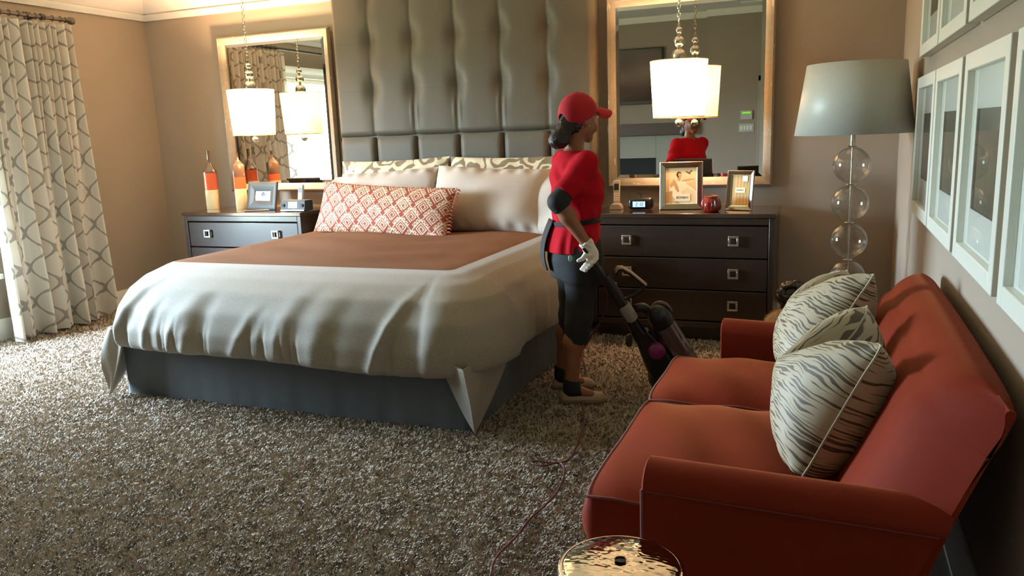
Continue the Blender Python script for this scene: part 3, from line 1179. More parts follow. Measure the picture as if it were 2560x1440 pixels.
def mirror(label):
    r = thing('wall_mirror', label, 'mirror', (0, 0, 0), 0, 'matching framed mirrors either side of the bed')
    W, Hh, f = 1.16, 1.335, 0.065
    w, h = W / 2, Hh / 2

    def rail(p):
        # p: outer rectangle corner pair in (x,z); moulded profile across the rail
        return p

    prof = [(0.0, 0.0), (0.0, 0.026), (0.012, 0.040), (0.030, 0.036), (0.048, 0.030), (0.060, 0.016), (f, 0.010), (f, 0.0)]
    for side in ('l', 'r', 'b', 't'):
        G = []
        for a, d in prof:
            if side in 'lr':
                sx = -1 if side == 'l' else 1
                G.append([(sx * (w - a), -d, -h + a), (sx * (w - a), -d, h - a)])
            else:
                sz = -1 if side == 'b' else 1
                G.append([(-w + a, -d, sz * (h - a)), (w - a, -d, sz * (h - a))])
        A = np.array(G)
        # subdivide lengthwise
        k = 12
        A = np.stack([A[:, 0] + (A[:, 1] - A[:, 0]) * q / k for q in range(k + 1)], 1)
        MB().grid(A).build('frame_rail', DIST if side in 'lr' else DISTH, r, angle=50)
    MB().box((-w + 0.01, -0.004, -h + 0.01), (w - 0.01, 0.0, h - 0.01)).build('backing', plain('frame_backing', '#3a322b', 0.9), r)
    bw = 0.025
    x0, x1, z0, z1 = -w + f, w - f, -h + f, h - f
    MB().add([(x0 + bw, -0.012, z0 + bw), (x1 - bw, -0.012, z0 + bw), (x1 - bw, -0.012, z1 - bw), (x0 + bw, -0.012, z1 - bw)], [(0, 1, 2, 3)]).build('glass', SILVER, r, smooth=False)
    q = [(x0, -0.009, z0), (x1, -0.009, z0), (x1, -0.009, z1), (x0, -0.009, z1), (x0 + bw, -0.012, z0 + bw), (x1 - bw, -0.012, z0 + bw), (x1 - bw, -0.012, z1 - bw), (x0 + bw, -0.012, z1 - bw)]
    MB().add(q, [(0, 1, 5, 4), (1, 2, 6, 5), (2, 3, 7, 6), (3, 0, 4, 7)]).build('bevelled_edge', BEVELG, r, smooth=False)
    return r


mr = mirror('large mirror in distressed champagne frame above the right chest, reflecting the woman')
mr.location = (-0.931, 5.772, 1.672)
ml = copy_tree(mr)
ml['label'] = 'large mirror in distressed champagne frame left of the headboard, reflecting curtain and window'
ml.location = (-4.435, 5.772, 1.672)

# ------------------------------------------------------------------ pendant lamps
SHADE = NT('lit_cream_shade_fabric')
df = SHADE.n('ShaderNodeBsdfDiffuse')
df.inputs['Color'].default_value = (0.8, 0.74, 0.62, 1)
tl = SHADE.n('ShaderNodeBsdfTranslucent')
tl.inputs['Color'].default_value = (0.85, 0.76, 0.58, 1)
mx = SHADE.n('ShaderNodeMixShader')
mx.inputs[0].default_value = 0.6
SHADE.l(df.outputs[0], mx.inputs[1])
SHADE.l(tl.outputs[0], mx.inputs[2])
SHADE.l(mx.outputs[0], SHADE.out.inputs['Surface'])
SHADE = SHADE.m


def pendant(label, x, y, watts):
    r = thing('pendant_lamp', label, 'lamp', (x, y, 1.47), 0, 'hanging shade lamps over the chests')
    rb, rt, hh = 0.168, 0.188, 0.385
    prof = [(rb, 0.02), (rb + 0.002, 0.02), (rt, hh), (rt - 0.002, hh)]
    n = 56
    G = []
    for rr_, z in ((rb, 0.02), (rb + (rt - rb) * .5, 0.02 + (hh - .02) / 2), (rt, hh)):
        G.append([(rr_ * math.cos(2 * math.pi * k / n), rr_ * math.sin(2 * math.pi * k / n), z) for k in range(n + 1)])
    sh = MB().grid(np.array(G)).build('lamp_shade', SHADE, r, angle=60)
    TRIM = plain('shade_trim', '#c9a56a', 0.7)
    for rr_, z in ((rb, 0.02), (rt, hh)):
        MB().tube([(rr_ * math.cos(2 * math.pi * k / 48), rr_ * math.sin(2 * math.pi * k / 48), z) for k in range(48)], 0.003, 6, closed=True).build('shade_rim', TRIM, sh)
    # spider and rod inside, finial ball below
    m = MB().cyl((0, 0, -0.01), (0, 0, hh + 0.03), 0.005, n=10)
    for k in range(3):
        a = 2 * math.pi * k / 3 + 0.4
        m.cyl((0, 0, hh - 0.012), (rt * math.cos(a), rt * math.sin(a), hh - 0.004), 0.0022, n=6)
    m.build('stem', CHROME, r)
    MB().sphere((0, 0, -0.018), 0.027, 24).build('finial', CHROME, r)
    # stack of chrome balls above: dome, ball, small ball, cap
    MB().lathe([(0.0, hh + 0.075), (0.02, hh + 0.073), (0.038, hh + 0.060), (0.048, hh + 0.035), (0.048, hh + 0.012), (0.044, hh + 0.010), (0.0, hh + 0.008)], n=28).build('dome', CHROME, r, angle=60)
    MB().cyl((0, 0, hh + 0.072), (0, 0, hh + 0.09), 0.012, n=16).sphere((0, 0, hh + 0.120), 0.037, 24).build('ball', CHROME, r)
    MB().cyl((0, 0, hh + 0.152), (0, 0, hh + 0.172), 0.010, n=16).sphere((0, 0, hh + 0.190), 0.024, 24).build('ball', CHROME, r)
    MB().cyl((0, 0, hh + 0.21), (0, 0, hh + 0.235), 0.008, n=12).build('cap', CHROME, r)
    # oval chain links, alternately turned
    z = hh + 0.235
    yb = YB - y
    ztop = ZW + yb - 1.47 - 0.02
    k = 0
    link = None
    while z < ztop - 0.03:
        L, wd = (0.034, 0.010) if k else (0.05, 0.014)
        pts = []
        for q in range(16):
            a = 2 * math.pi * q / 16
            off = wd * math.cos(a)
            zz = L / 2 * math.sin(a) + z + L / 2 - 0.004
            pts.append((off, 0, zz) if k % 2 else (0, off, zz))
        MB().tube(pts, 0.0026, 6, closed=True).build('chain_link', CHROME, r)
        z += L - 0.009
        k += 1
    MB().lathe([(0.0, ztop - 0.035), (0.05, ztop - 0.03), (0.055, ztop - 0.01), (0.055, ztop + 0.02), (0, ztop + 0.02)], n=24).build('ceiling_canopy', CHROME, r, angle=50)
    # bulb and its light
    BULB = plain('frosted_bulb', '#fff0d0', 0.4)
    t = BULB.node_tree.nodes['Principled BSDF']
    t.inputs['Emission Color'].default_value = (1.0, 0.75, 0.45, 1)
    t.inputs['Emission Strength'].default_value = 6.0
    MB().lathe([(0.0, 0.10), (0.018, 0.104), (0.030, 0.125), (0.030, 0.145), (0.018, 0.175), (0.012, 0.19), (0.012, 0.22), (0, 0.22)], (0.06, 0, 0), n=18).build('bulb', BULB, r)
    MB().lathe([(0.0, 0.10), (0.018, 0.104), (0.030, 0.125), (0.030, 0.145), (0.018, 0.175), (0.012, 0.19), (0.012, 0.22), (0, 0.22)], (-0.06, 0, 0), n=18).build('bulb', BULB, r)
    ld = bpy.data.lights.new('pendant_glow', 'POINT')
    ld.energy = watts
    ld.color = PENDANT_COL
    ld.shadow_soft_size = 0.05
    lo = bpy.data.objects.new('pendant_glow', ld)
    COL.objects.link(lo)
    lo.location = (0, 0, 0.235)
    lo.parent = r
    return r


pendant('lit pendant with cream drum shade on chrome balls, hanging before the right mirror', -0.935, 5.42, PENDANT_WATTS['right'])
pendant('lit pendant with cream drum shade on chrome balls, hanging before the left mirror', -4.435, 5.42, PENDANT_WATTS['left'])

# ------------------------------------------------------------------ floor lamp with glass balls
LGLASS = NT('clear_lamp_glass')
lw = LGLASS.n('ShaderNodeLayerWeight')
lw.inputs['Blend'].default_value = 0.32
tr = LGLASS.n('ShaderNodeBsdfTransparent')
tr.inputs['Color'].default_value = (0.93, 0.92, 0.90, 1)
gl = LGLASS.n('ShaderNodeBsdfGlossy', i_Roughness=0.02)
mx = LGLASS.n('ShaderNodeMixShader')
LGLASS.l(LGLASS.math('MULTIPLY_ADD', lw.outputs['Facing'], 0.55, 0.04), mx.inputs[0])
LGLASS.l(tr.outputs[0], mx.inputs[1])
LGLASS.l(gl.outputs[0], mx.inputs[2])
LGLASS.l(mx.outputs[0], LGLASS.out.inputs['Surface'])
LGLASS = LGLASS.m
LX, LY = 0.125, 4.72
fl = thing('floor_lamp', 'tall floor lamp with stacked clear glass balls and silver drum shade', 'lamp', (LX, LY, 0))
rb, rt, z0, z1 = 0.302, 0.248, 1.352, 1.722
SATIN = NT('silver_satin_shade')
nz2 = SATIN.noise(SATIN.coord('Object', (300, 300, 4)), 1.0, 2.0)
SATIN.set(Base_Color=SATIN.mix(nz2, lin('#b4b5a9'), lin('#c5c6ba')), Roughness=0.42, Sheen_Weight=0.3)
SATIN = SATIN.m
n = 72
G = [[(r_ * math.cos(2 * math.pi * k / n), r_ * math.sin(2 * math.pi * k / n), z) for k in range(n + 1)] for r_, z in ((rb, z0), ((rb + rt) / 2, (z0 + z1) / 2), (rt, z1))]
sh = MB().grid(np.array(G)).build('lamp_shade', SATIN, fl, angle=60)
sh.modifiers.new('solid', 'SOLIDIFY').thickness = 0.003
m = MB()
for k in range(3):
    a = 2 * math.pi * k / 3
    m.cyl((0, 0, z1 - 0.02), (rt * math.cos(a), rt * math.sin(a), z1 - 0.008), 0.003, n=6)
m.build('shade_spider', CHROME, fl)
MB().cyl((0, 0, 0.03), (0, 0, z1 - 0.01), 0.0055, n=12).build('pole', CHROME, fl)
MB().cyl((0, 0, 1.285), (0, 0, 1.40), 0.0135, n=16).build('socket_sleeve', CHROME, fl)
zb = 1.186
for k in range(6):
    r_ = 0.098
    zc = zb - k * 0.2075
    if zc - r_ < 0.03:
        break
    MB().lathe([(r_ * math.sin(math.pi * (0.06 + 0.88 * j / 20)), zc + r_ * math.cos(math.pi * (0.06 + 0.88 * j / 20))) for j in range(21)], n=40, closed=False).build('glass_ball', LGLASS, fl, angle=180)
    MB().lathe([(0.008, zc + r_ - 0.002), (0.022, zc + r_), (0.024, zc + r_ + 0.003), (0.022, zc + r_ + 0.006), (0.008, zc + r_ + 0.008)], n=24).build('collar', CHROME, fl)
MB().lathe([(0.0, 0.0), (0.15, 0.0), (0.15, 0.012), (0.145, 0.018), (0.03, 0.026), (0.0, 0.026)], n=48).build('base', CHROME, fl, angle=35)

# ------------------------------------------------------------------ curtain and rod
CURT = NT('trellis_curtain_cloth')
uvn = CURT.coord('UV')
sep = CURT.n('ShaderNodeSeparateXYZ')
CURT.l(uvn, sep.inputs[0])
wob = CURT.noise(CURT.coord('Object'), 70.0, 2.0)
vv_ = CURT.math('MULTIPLY', sep.outputs[1], 1 / 0.27)
sw_ = CURT.math('MULTIPLY', CURT.math('SINE', CURT.math('MULTIPLY', vv_, 4 * math.pi)), 0.055)
uu_ = CURT.math('MULTIPLY', sep.outputs[0], 1 / 0.24)
lines = []
for sg_ in (1.0, -1.0):
    q_ = CURT.math('ADD', uu_, CURT.math('MULTIPLY', CURT.math('SUBTRACT', vv_, sw_), sg_))
    fr_ = CURT.math('FRACT', CURT.math('ADD', q_, 50.0))
    lines.append(CURT.math('ABSOLUTE', CURT.math('SUBTRACT', fr_, 0.5)))
ff = CURT.math('MINIMUM', lines[0], lines[1])
thr = CURT.math('MULTIPLY_ADD', wob, 0.06, 0.022)
ln_ = CURT.math('LESS_THAN', ff, thr)
CURT.set(Base_Color=CURT.mix(ln_, lin('#cfc6b8'), lin('#968d82')), Roughness=0.85, Sheen_Weight=0.1)
tl = CURT.n('ShaderNodeBsdfTranslucent')
CURT.l(CURT.mix(ln_, lin('#cfc6b8'), lin('#968d82')), tl.inputs['Color'])
mx = CURT.n('ShaderNodeMixShader')
mx.inputs[0].default_value = 0.12
CURT.l(CURT.b.outputs[0], mx.inputs[1])
CURT.l(tl.outputs[0], mx.inputs[2])
CURT.l(mx.outputs[0], CURT.out.inputs['Surface'])
CURT = CURT.m


def curtain(label, y_near, y_far, seed, x0=-5.69):
    r = np.random.default_rng(seed)
    nu, nv = 420, 60
    t = np.linspace(0, 1, nu)
    npl = 15
    ph = t * npl * 2 * math.pi
    amp_t = 0.038 + 0.008 * np.sin(t * 17)
    zs_ = np.linspace(0.025, 2.40, nv)
    G = np.zeros((nu, nv, 3))
    warp = t + 0.018 * np.sin(t * 11 + seed) + 0.012 * np.sin(t * 29)
    for j, z in enumerate(zs_):
        k = 1 - z / 2.4
        # fewer, deeper folds towards the hem
        deep = 0.6 * np.sin(warp * 6.2 * 2 * math.pi + 0.8) + 0.4 * np.sin(warp * 9.3 * 2 * math.pi + 1.0)
        tight = np.sin(warp * npl * 2 * math.pi)
        a = np.clip(1.15 - 1.3 * k, 0, 1) ** 1.1
        off = a * tight * amp_t + (1 - a) * deep * 0.105
        yy = y_far + (y_near - y_far) * (t + 0.012 * (1 - a) * np.sin(warp * 6.2 * 2 * math.pi * 2))
        yy = yy - 0.05 * k * (t - 0.35)
        G[:, j] = np.column_stack([x0 + off + 0.03 * k, yy, np.full(nu, z)])
    d = np.linalg.norm(np.diff(G[:, nv // 2], axis=0), axis=1)
    arcl = np.concatenate([[0], np.cumsum(d)])
    uv = np.stack([np.repeat(arcl * 1.0, nv), np.tile(zs_, nu)], 1)
    o0 = np.array((x0, (y_near + y_far) / 2, 0))
    c = MB().grid(G - o0).build('curtain', CURT, None, loc=tuple(o0), angle=180, uv=uv)
    return c


tag(curtain('x', 3.98, 4.84, 3), 'pleated cream curtain with grey trellis lattice hanging by the far corner', 'curtain', 'trellis curtain panels on the window wall')
tag(curtain('x', 1.98, 2.50, 9), 'pleated cream trellis curtain on the near side of the window, seen in the left mirror', 'curtain', 'trellis curtain panels on the window wall')
IRON = plain('pewter_rod_metal', '#5d5751', 0.4, 0.8)
rod = thing('curtain_rod', 'dark pewter curtain rod with knob finial above the window', 'curtain rod', (-5.71, 3.27, 2.445))
MB().cyl((0, -3.0, 0), (0, 1.56, 0), 0.0145, n=16).build('pole', IRON, rod)
MB().lathe([(0.016, 0), (0.022, 0.006), (0.018, 0.02), (0.016, 0.03), (0.026, 0.04), (0.031, 0.06), (0.028, 0.08), (0.012, 0.09), (0, 0.092)], (0, 1.555, 0), (0, 1, 0), n=20).build('finial', IRON, rod)
for yy in (1.35, -0.35, -2.6):
    MB().box((-0.15, yy - 0.03, -0.05), (-0.138, yy + 0.03, 0.05)).cyl((-0.14, yy, -0.0), (-0.02, yy, -0.0), 0.008, n=10).tube([(-0.022 * math.cos(a) * -1 - 0.022 + .022, yy, 0.022 * math.sin(a)) for a in np.linspace(-2.6, 2.6, 12)], 0.005, 8).build('bracket', IRON, rod)
m0 = None
for k in range(11):
    yy = 0.80 + k * 0.072
    if m0 is None:
        m0 = MB().tube([(0.021 * math.cos(a), 0, 0.021 * math.sin(a)) for a in np.linspace(0, 2 * math.pi, 20, endpoint=False)], 0.0028, 6, closed=True).build('ring', IRON, rod)
        m0.location = (0, yy, 0)
    else:
        c = m0.copy()
        COL.objects.link(c)
        c.location = (0, yy, 0)

# ------------------------------------------------------------------ framed prints on the right wall
FRW = plain('white_frame_lacquer', '#d9d8ca', 0.4)
MATB = plain('white_mat_board', '#d3d2c6', 0.9)
ARTM = NT('sepia_art_print')
a1 = ARTM.noise(ARTM.coord('Object', (1, 3, 14)), 1.6, 5.0, 0.6, 0.8)
a2 = ARTM.noise(ARTM.coord('Object', (1, 26, 2)), 1.0, 3.0)
ARTM.set(Base_Color=ARTM.mix(ARTM.math('MULTIPLY_ADD', a1, 0.6, ARTM.math('MULTIPLY', a2, 0.4)), lin('#2e2a20'), lin('#8a8064')), Roughness=0.6)
ARTM = ARTM.m
PGL = NT('picture_glass')
tr = PGL.n('ShaderNodeBsdfTransparent')
gl = PGL.n('ShaderNodeBsdfGlossy', i_Roughness=0.01)
fr_ = PGL.n('ShaderNodeFresnel')
fr_.inputs['IOR'].default_value = 1.5
mx = PGL.n('ShaderNodeMixShader')
PGL.l(fr_.outputs[0], mx.inputs[0])
PGL.l(tr.outputs[0], mx.inputs[1])
PGL.l(gl.outputs[0], mx.inputs[2])
PGL.l(mx.outputs[0], PGL.out.inputs['Surface'])
PGL = PGL.m


def wall_print(label, w=0.67, h=0.63):
    r = thing('framed_print', label, 'picture frame', (0, 0, 0), 0, 'white framed prints in a grid on the right wall')
    f, d = 0.052, 0.042
    a, b = w / 2, h / 2
    m = MB().box((-d, -a, -b), (0, -a + f, b)).box((-d, a - f, -b), (0, a, b))
    m.box((-d, -a + f, -b), (0, a - f, -b + f)).box((-d, -a + f, b - f), (0, a - f, b))
    m.build('frame', FRW, r, bevel=0.003)
    # mat with window
    p, q = a - f, b - f
    mw = 0.085
    m = MB().box((-0.020, -p, -q), (-0.014, -p + mw, q)).box((-0.020, p - mw, -q), (-0.014, p, q))
    m.box((-0.020, -p + mw, -q), (-0.014, p - mw, -q + mw + 0.03)).box((-0.020, -p + mw, q - mw - 0.03), (-0.014, p - mw, q))
    m.build('mat_board', MATB, r, smooth=False)
    MB().box((-0.013, -p, -q), (-0.008, p, q)).build('print', ARTM, r, smooth=False)
    MB().add([(-0.026, -p, -q), (-0.026, p, -q), (-0.026, p, q), (-0.026, -p, q)], [(0, 1, 2, 3)]).build('glazing', PGL, r, smooth=False)
    return r


cols = [3.99, 3.285, 2.545, 1.80]
zr = [1.295, 2.02]
names = ['farthest, beside the lamp shade', 'second from the lamp', 'third from the lamp', 'nearest the camera']
base = None
for j, zc in enumerate(zr):
    for i, yc in enumerate(cols):
        lab = 'white framed sepia print in the %s row, %s' % ('lower' if j == 0 else 'upper', names[i])
        if base is None:
            base = r = wall_print(lab)
        else:
            r = copy_tree(base)
            r['label'] = lab
        r.location = (XR, yc, zc)

# ------------------------------------------------------------------ rear wall things, seen in the right mirror
tv = thing('television', 'flat black television on the rear wall, reflected in the right mirror', 'television', (-3.05, YR, 2.22))
MB().box((-0.66, 0.02, -0.42), (0.66, 0.06, 0.42)).build('bezel', plain('tv_bezel', '#2a2a2b', 0.35), tv, bevel=0.006)
MB().box((-0.63, 0.06, -0.37), (0.63, 0.062, 0.40)).build('screen', plain('tv_screen', '#20222a', 0.12), tv, smooth=False)
MB().box((-0.2, 0, -0.15), (0.2, 0.02, 0.15)).build('wall_mount', plain('tv_bezel', '#2a2a2b'), tv)
fp = thing('fireplace', 'pale fireplace surround with dark mantel shelf and black firebox', 'fireplace', (-3.0, YR, 0))
SUR = plain('grey_green_surround', '#8f8d7c', 0.6)
m = MB().box((-0.95, 0, 0.0), (-0.5, 0.06, 1.32)).box((0.5, 0, 0), (0.95, 0.06, 1.32)).box((-0.5, 0, 0.97), (0.5, 0.06, 1.32)).box((-0.5, 0, 0), (0.5, 0.06, 0.25))
m.build('surround', SUR, fp, bevel=0.004)
MB().box((-1.05, 0, 1.32), (1.05, 0.17, 1.50)).build('mantel_shelf', plain('brown_mantel_wood', '#4d3a2e', 0.5), fp, bevel=0.006)
MB().box((-0.5, 0.002, 0.25), (0.5, 0.012, 0.97)).build('firebox', plain('black_firebox', '#17120f', 0.8), fp)
kp = thing('alarm_keypad', 'white alarm keypad with green display on the rear wall', 'keypad', (-1.14, YR + 0.12, 1.57))
KEY = plain('keypad_plastic', '#bdb9a8', 0.5)
MB().box((-0.085, 0, -0.065), (0.085, 0.025, 0.065)).build('housing', KEY, kp, bevel=0.004)
GRN = plain('green_display', '#58e028', 0.4)
GRN.node_tree.nodes['Principled BSDF'].inputs['Emission Color'].default_value = (0.25, 0.9, 0.05, 1)
GRN.node_tree.nodes['Principled BSDF'].inputs['Emission Strength'].default_value = 0.7
MB().box((-0.06, 0.025, 0.02), (0.06, 0.027, 0.045)).build('display', GRN, kp)
sw = thing('switch_plate', 'wide cream switch plate below the alarm keypad', 'light switch', (-1.14, YR + 0.12, 1.385))
MB().box((-0.11, 0, -0.06), (0.11, 0.008, 0.06)).build('plate', KEY, sw, bevel=0.003)
for k in range(4):
    MB().box((-0.085 + k * 0.045, 0.008, -0.03), (-0.05 + k * 0.045, 0.013, 0.03)).build('rocker', WHITE, sw, bevel=0.002)
vt = thing('ceiling_vent', 'white slatted air vent in the ceiling near the rear wall', 'vent', (-1.0, YR + 0.55, ZC))
MB().box((-0.2, -0.12, -0.012), (0.2, -0.10, 0)).box((-0.2, 0.10, -0.012), (0.2, 0.12, 0)).box((-0.2, -0.1, -0.012), (-0.18, 0.1, 0)).box((0.18, -0.1, -0.012), (0.2, 0.1, 0)).build('vent_frame', WHITE, vt)
for k in range(7):
    y_ = -0.085 + k * 0.028
    MB().hexa([(-0.18, y_, -0.011), (0.18, y_, -0.011), (0.18, y_ + 0.004, -0.011), (-0.18, y_ + 0.004, -0.011), (-0.18, y_ + 0.014, -0.001), (0.18, y_ + 0.014, -0.001), (0.18, y_ + 0.018, -0.001), (-0.18, y_ + 0.018, -0.001)]).build('slat', WHITE, vt)
# ------------------------------------------------------------------ orange velvet sofa
VELVET = NT('burnt_orange_velvet')
nz1 = VELVET.noise(VELVET.coord('Object'), 5.0, 3.0)
nz3 = VELVET.noise(VELVET.coord('Object'), 600.0, 1.0)
VELVET.set(Base_Color=VELVET.mix(nz1, lin('#641b07'), lin('#75230a')), Roughness=0.75, Specular_IOR_Level=0.12, Sheen_Weight=0.20, Sheen_Roughness=0.35, Sheen_Tint=(1.0, 0.30, 0.08, 1))
VELVET.bump(nz3, 0.08, 0.0006)
VELVET = VELVET.m
PIPE = plain('dark_orange_piping', '#6a1f0d', 0.7, sheen=0.3)
SX, SY0, SY1 = 0.0, 1.83, 3.54
sofa = thing('sofa', 'burnt orange velvet loveseat with two seat cushions against the right wall', 'sofa', (0, (SY0 + SY1) / 2, 0))
SC0 = np.array((0, (SY0 + SY1) / 2, 0))


def rounded_slab(poly, y0, y1, rnd):
    """poly (x,z) outline extruded in y"""
    return MB().prism(poly, y0 - SC0[1], y1 - SC0[1], plane='xz')


# arms: side panels with a softly rolled top
def arm(y0, y1, name_far):
    zt = 0.588
    n = 26
    prof = []   # across y: outline from outer bottom, up, over the roll, down inside
    w = y1 - y0
    outer = y0 if not name_far else y1
    d = 1 if not name_far else -1
    for (a, z) in [(0, 0.10), (0, 0.30), (0, 0.48), (0, 0.521)]:
        prof.append((a, z))
    for t in np.linspace(0, 1, 12):
        ang = math.pi * (1 - t)
        prof.append((w / 2 + (w / 2 + 0.012) * math.cos(ang), zt - 0.052 + 0.052 * math.sin(ang)))
    prof += [(w, 0.48), (w, 0.30), (w, 0.10)]
    G = []
    for i, t in enumerate([0.0, 0.008, 0.03, 0.2, 0.4, 0.6, 0.8, 0.93, 1.0]):
        row = []
        for a, z in prof:
            aa = w / 2 + (a - w / 2) * (0.88 if i == 0 else 1.0)
            zz = z - 0.008 if (i == 0 and z > 0.49) else z
            xr = 0.085 + 0.40 * (zz - 0.06)
            x = -0.405 + t * (xr + 0.405)
            zz = zz - (0.02 * t if zz > 0.49 else 0)
            row.append((x, outer + d * aa - SC0[1], zz))
        G.append(row)
    A = np.array(G)
    m = MB().grid(A)
    m.add([tuple(p) for p in A[0]], [tuple(range(len(prof)))])
    m.add([tuple(p) for p in A[-1]], [tuple(range(len(prof) - 1, -1, -1))])
    o = m.build('arm', VELVET, sofa, angle=50)
    # piping under the roll on the outer face, and down the front edge
    pts = [(x, outer - d * 0.004 - SC0[1], 0.529 - 0.02 * (x + 0.4) / 0.68) for x in np.linspace(-0.400, 0.262, 14)]
    MB().tube(pts, 0.0042, 8).tube([(-0.405, outer - SC0[1], z) for z in np.linspace(0.10, 0.529, 8)], 0.0045, 8).build('arm_piping', PIPE, o)
    return o


arm(SY0, SY0 + 0.125, False)
arm(SY1 - 0.125, SY1, True)
# seat platform
MB().box((-0.50, SY0 + 0.125 - SC0[1], 0.10), (0.10, SY1 - 0.125 - SC0[1], 0.262)).build('seat_base', VELVET, sofa, bevel=0.012, seg=3)
# raked back with a rolled top
bp = []
poly = [(0.085, 0.10), (0.02, 0.26), (0.045, 0.42), (0.105, 0.55), (0.165, 0.68), (0.21, 0.765), (0.245, 0.812), (0.285, 0.838), (0.325, 0.842), (0.358, 0.828), (0.376, 0.80), (0.365, 0.76), (0.305, 0.60), (0.21, 0.35), (0.115, 0.10)]
pl = spline(np.array([(a, 0, b) for a, b in poly]), 4, True)[:, [0, 2]]
ny = 40
G = []
for y in np.linspace(SY0 + 0.014, SY1 - 0.12, ny):
    tt = (y - SY0 - 0.014) / (SY1 - SY0 - 0.134)
    e = min(tt, 1 - tt) * (SY1 - SY0)
    sh_ = 1 - 0.18 * max(0, 1 - e / 0.05) ** 2
    c = pl.mean(0)
    sagz = 0.012 * math.sin(math.pi * tt)
    q = np.array([0.022, 0]) + c + (pl - c) * np.array([sh_, 1 - 0.25 * (1 - sh_)])
    wgt = max(0.0, 1 - e / 0.20) ** 2
    xrear = 0.105 + 0.40 * (q[:, 1] - 0.06)
    frontside = np.clip((xrear - q[:, 0]) / 0.12, 0, 1)
    q[:, 0] = q[:, 0] + (xrear - 0.02 - q[:, 0]) * wgt * frontside * (q[:, 1] > 0.30)
    q[:, 1] = q[:, 1] - 0.022 * wgt * (q[:, 1] > 0.7)
    puff = 0.018 * np.abs(np.sin(2 * math.pi * tt)) ** 0.6
    row = np.column_stack([q[:, 0] - puff * (q[:, 0] < 0.24) * (q[:, 1] > .35), np.full(len(q), y - SC0[1]), q[:, 1] + sagz * (q[:, 1] > 0.7)])
    G.append(row)
A = np.array(G)
m = MB().grid(np.concatenate([A, A[:, :1]], 1))
_n = len(pl)
for _A in (A[0], A[-1]):
    m.add(_A, [(i, i + 1, _n - 2 - i, _n - 1 - i) for i in range(_n // 2 - 1)])
bk = m.build('back', VELVET, sofa, angle=50)


# two loose seat cushions
def cushion(y0, y1):
    n1, n2 = 44, 44
    x0, x1, z0, z1 = -0.60, 0.10, 0.265, 0.418
    u = np.linspace(-1, 1, n1)
    v = np.linspace(-1, 1, n2)
    U, V = np.meshgrid(u, v, indexing='ij')
    cx, cy = (x0 + x1) / 2, (y0 + y1) / 2

    def plan(U, V):
        k = 4.6
        return cx + (x1 - x0) / 2 * U * (1 - 0.03 * V ** 8), cy + (y1 - y0) / 2 * V * (1 - 0.02 * U ** 8)

    X, Y = plan(U, V)
    crown = (1 - np.abs(U) ** 2.6) * (1 - np.abs(V) ** 2.6)
    Zt = z1 + 0.058 * crown ** 0.8 + 0.004 * np.sin(9 * U + 4 * V)
    Zt += 0.004 * np.sin(V * 60) * np.exp(-((1 - np.abs(V)) / 0.05) ** 2) * (U > -0.6)
    Zb = np.full_like(U, z0)
    m = MB()
    m.grid(np.stack([X, Y - SC0[1], Zt], -1))
    m.grid(np.stack([X, Y - SC0[1], Zb], -1))
    # bulging boxing around the edge
    loop = []
    for i in range(n1 - 1):
        loop.append((X[i, 0], Y[i, 0], Zt[i, 0], 0, -1))
    for j in range(n2 - 1):
        loop.append((X[-1, j], Y[-1, j], Zt[-1, j], 1, 0))
    for i in range(n1 - 1, 0, -1):
        loop.append((X[i, -1], Y[i, -1], Zt[i, -1], 0, 1))
    for j in range(n2 - 1, 0, -1):
        loop.append((X[0, j], Y[0, j], Zt[0, j], -1, 0))
    G = []
    for x, y, z, nx_, ny_ in loop:
        row = []
        for t in np.linspace(0, 1, 9):
            bul = 0.022 * math.sin(math.pi * t) if nx_ == -1 else 0.006 * math.sin(math.pi * t)
            row.append((x + nx_ * bul, y + ny_ * bul - SC0[1], z + (z0 - z) * t))
        G.append(row)
    m.grid(np.array(G), closed_u=True)
    o = m.build('seat_cushion', VELVET, sofa, angle=60)
    P_ = [(a, b - SC0[1], c) for a, b, c, _, _ in loop]
    p2 = [(a, b - SC0[1], z0) for a, b, c, _, _ in loop]
    MB().tube(P_, 0.0048, 8, closed=True).tube(p2, 0.0048, 8, closed=True).build('cushion_piping', PIPE, o)
    return o


ymid = 2.80
cushion(SY0 + 0.137, ymid - 0.006)
cushion(ymid + 0.006, SY1 - 0.137)
LEGM = plain('dark_wood_leg', '#2a1c15', 0.4)
for x in (-0.42, 0.02):
    for y in (SY0 + 0.08, SY1 - 0.08):
        MB().cyl((x, y - SC0[1], 0.0), (x, y - SC0[1], 0.105), 0.018, 0.026, 14).build('leg', LEGM, sofa)

# ------------------------------------------------------------------ zebra cut-velvet throw pillows
ZEB = NT('tiger_cut_velvet')
uvn = ZEB.coord('UV')
sp_ = ZEB.n('ShaderNodeSeparateXYZ')
ZEB.l(uvn, sp_.inputs[0])
wv_ = ZEB.noise(ZEB.coord('UV', (11, 11, 11)), 1.0, 2.0)
q_ = ZEB.math('ADD', ZEB.math('MULTIPLY', sp_.outputs[1], 1 / 0.0128), ZEB.math('MULTIPLY', wv_, 5.0))
fl_ = ZEB.math('FLOOR', q_)
cb = ZEB.n('ShaderNodeCombineXYZ')
ZEB.l(ZEB.math('MULTIPLY', sp_.outputs[0], 13.0), cb.inputs[0])
ZEB.l(ZEB.math('MULTIPLY', fl_, 5.37), cb.inputs[1])
dash = ZEB.noise(cb.outputs[0], 1.0, 1.0)
tri = ZEB.math('ABSOLUTE', ZEB.math('SUBTRACT', ZEB.math('FRACT', q_), 0.5))
wid = ZEB.math('MULTIPLY', ZEB.math('SUBTRACT', dash, 0.41), 1.5)
df_ = ZEB.math('SUBTRACT', wid, tri)
rmp = ZEB.n('ShaderNodeValToRGB')
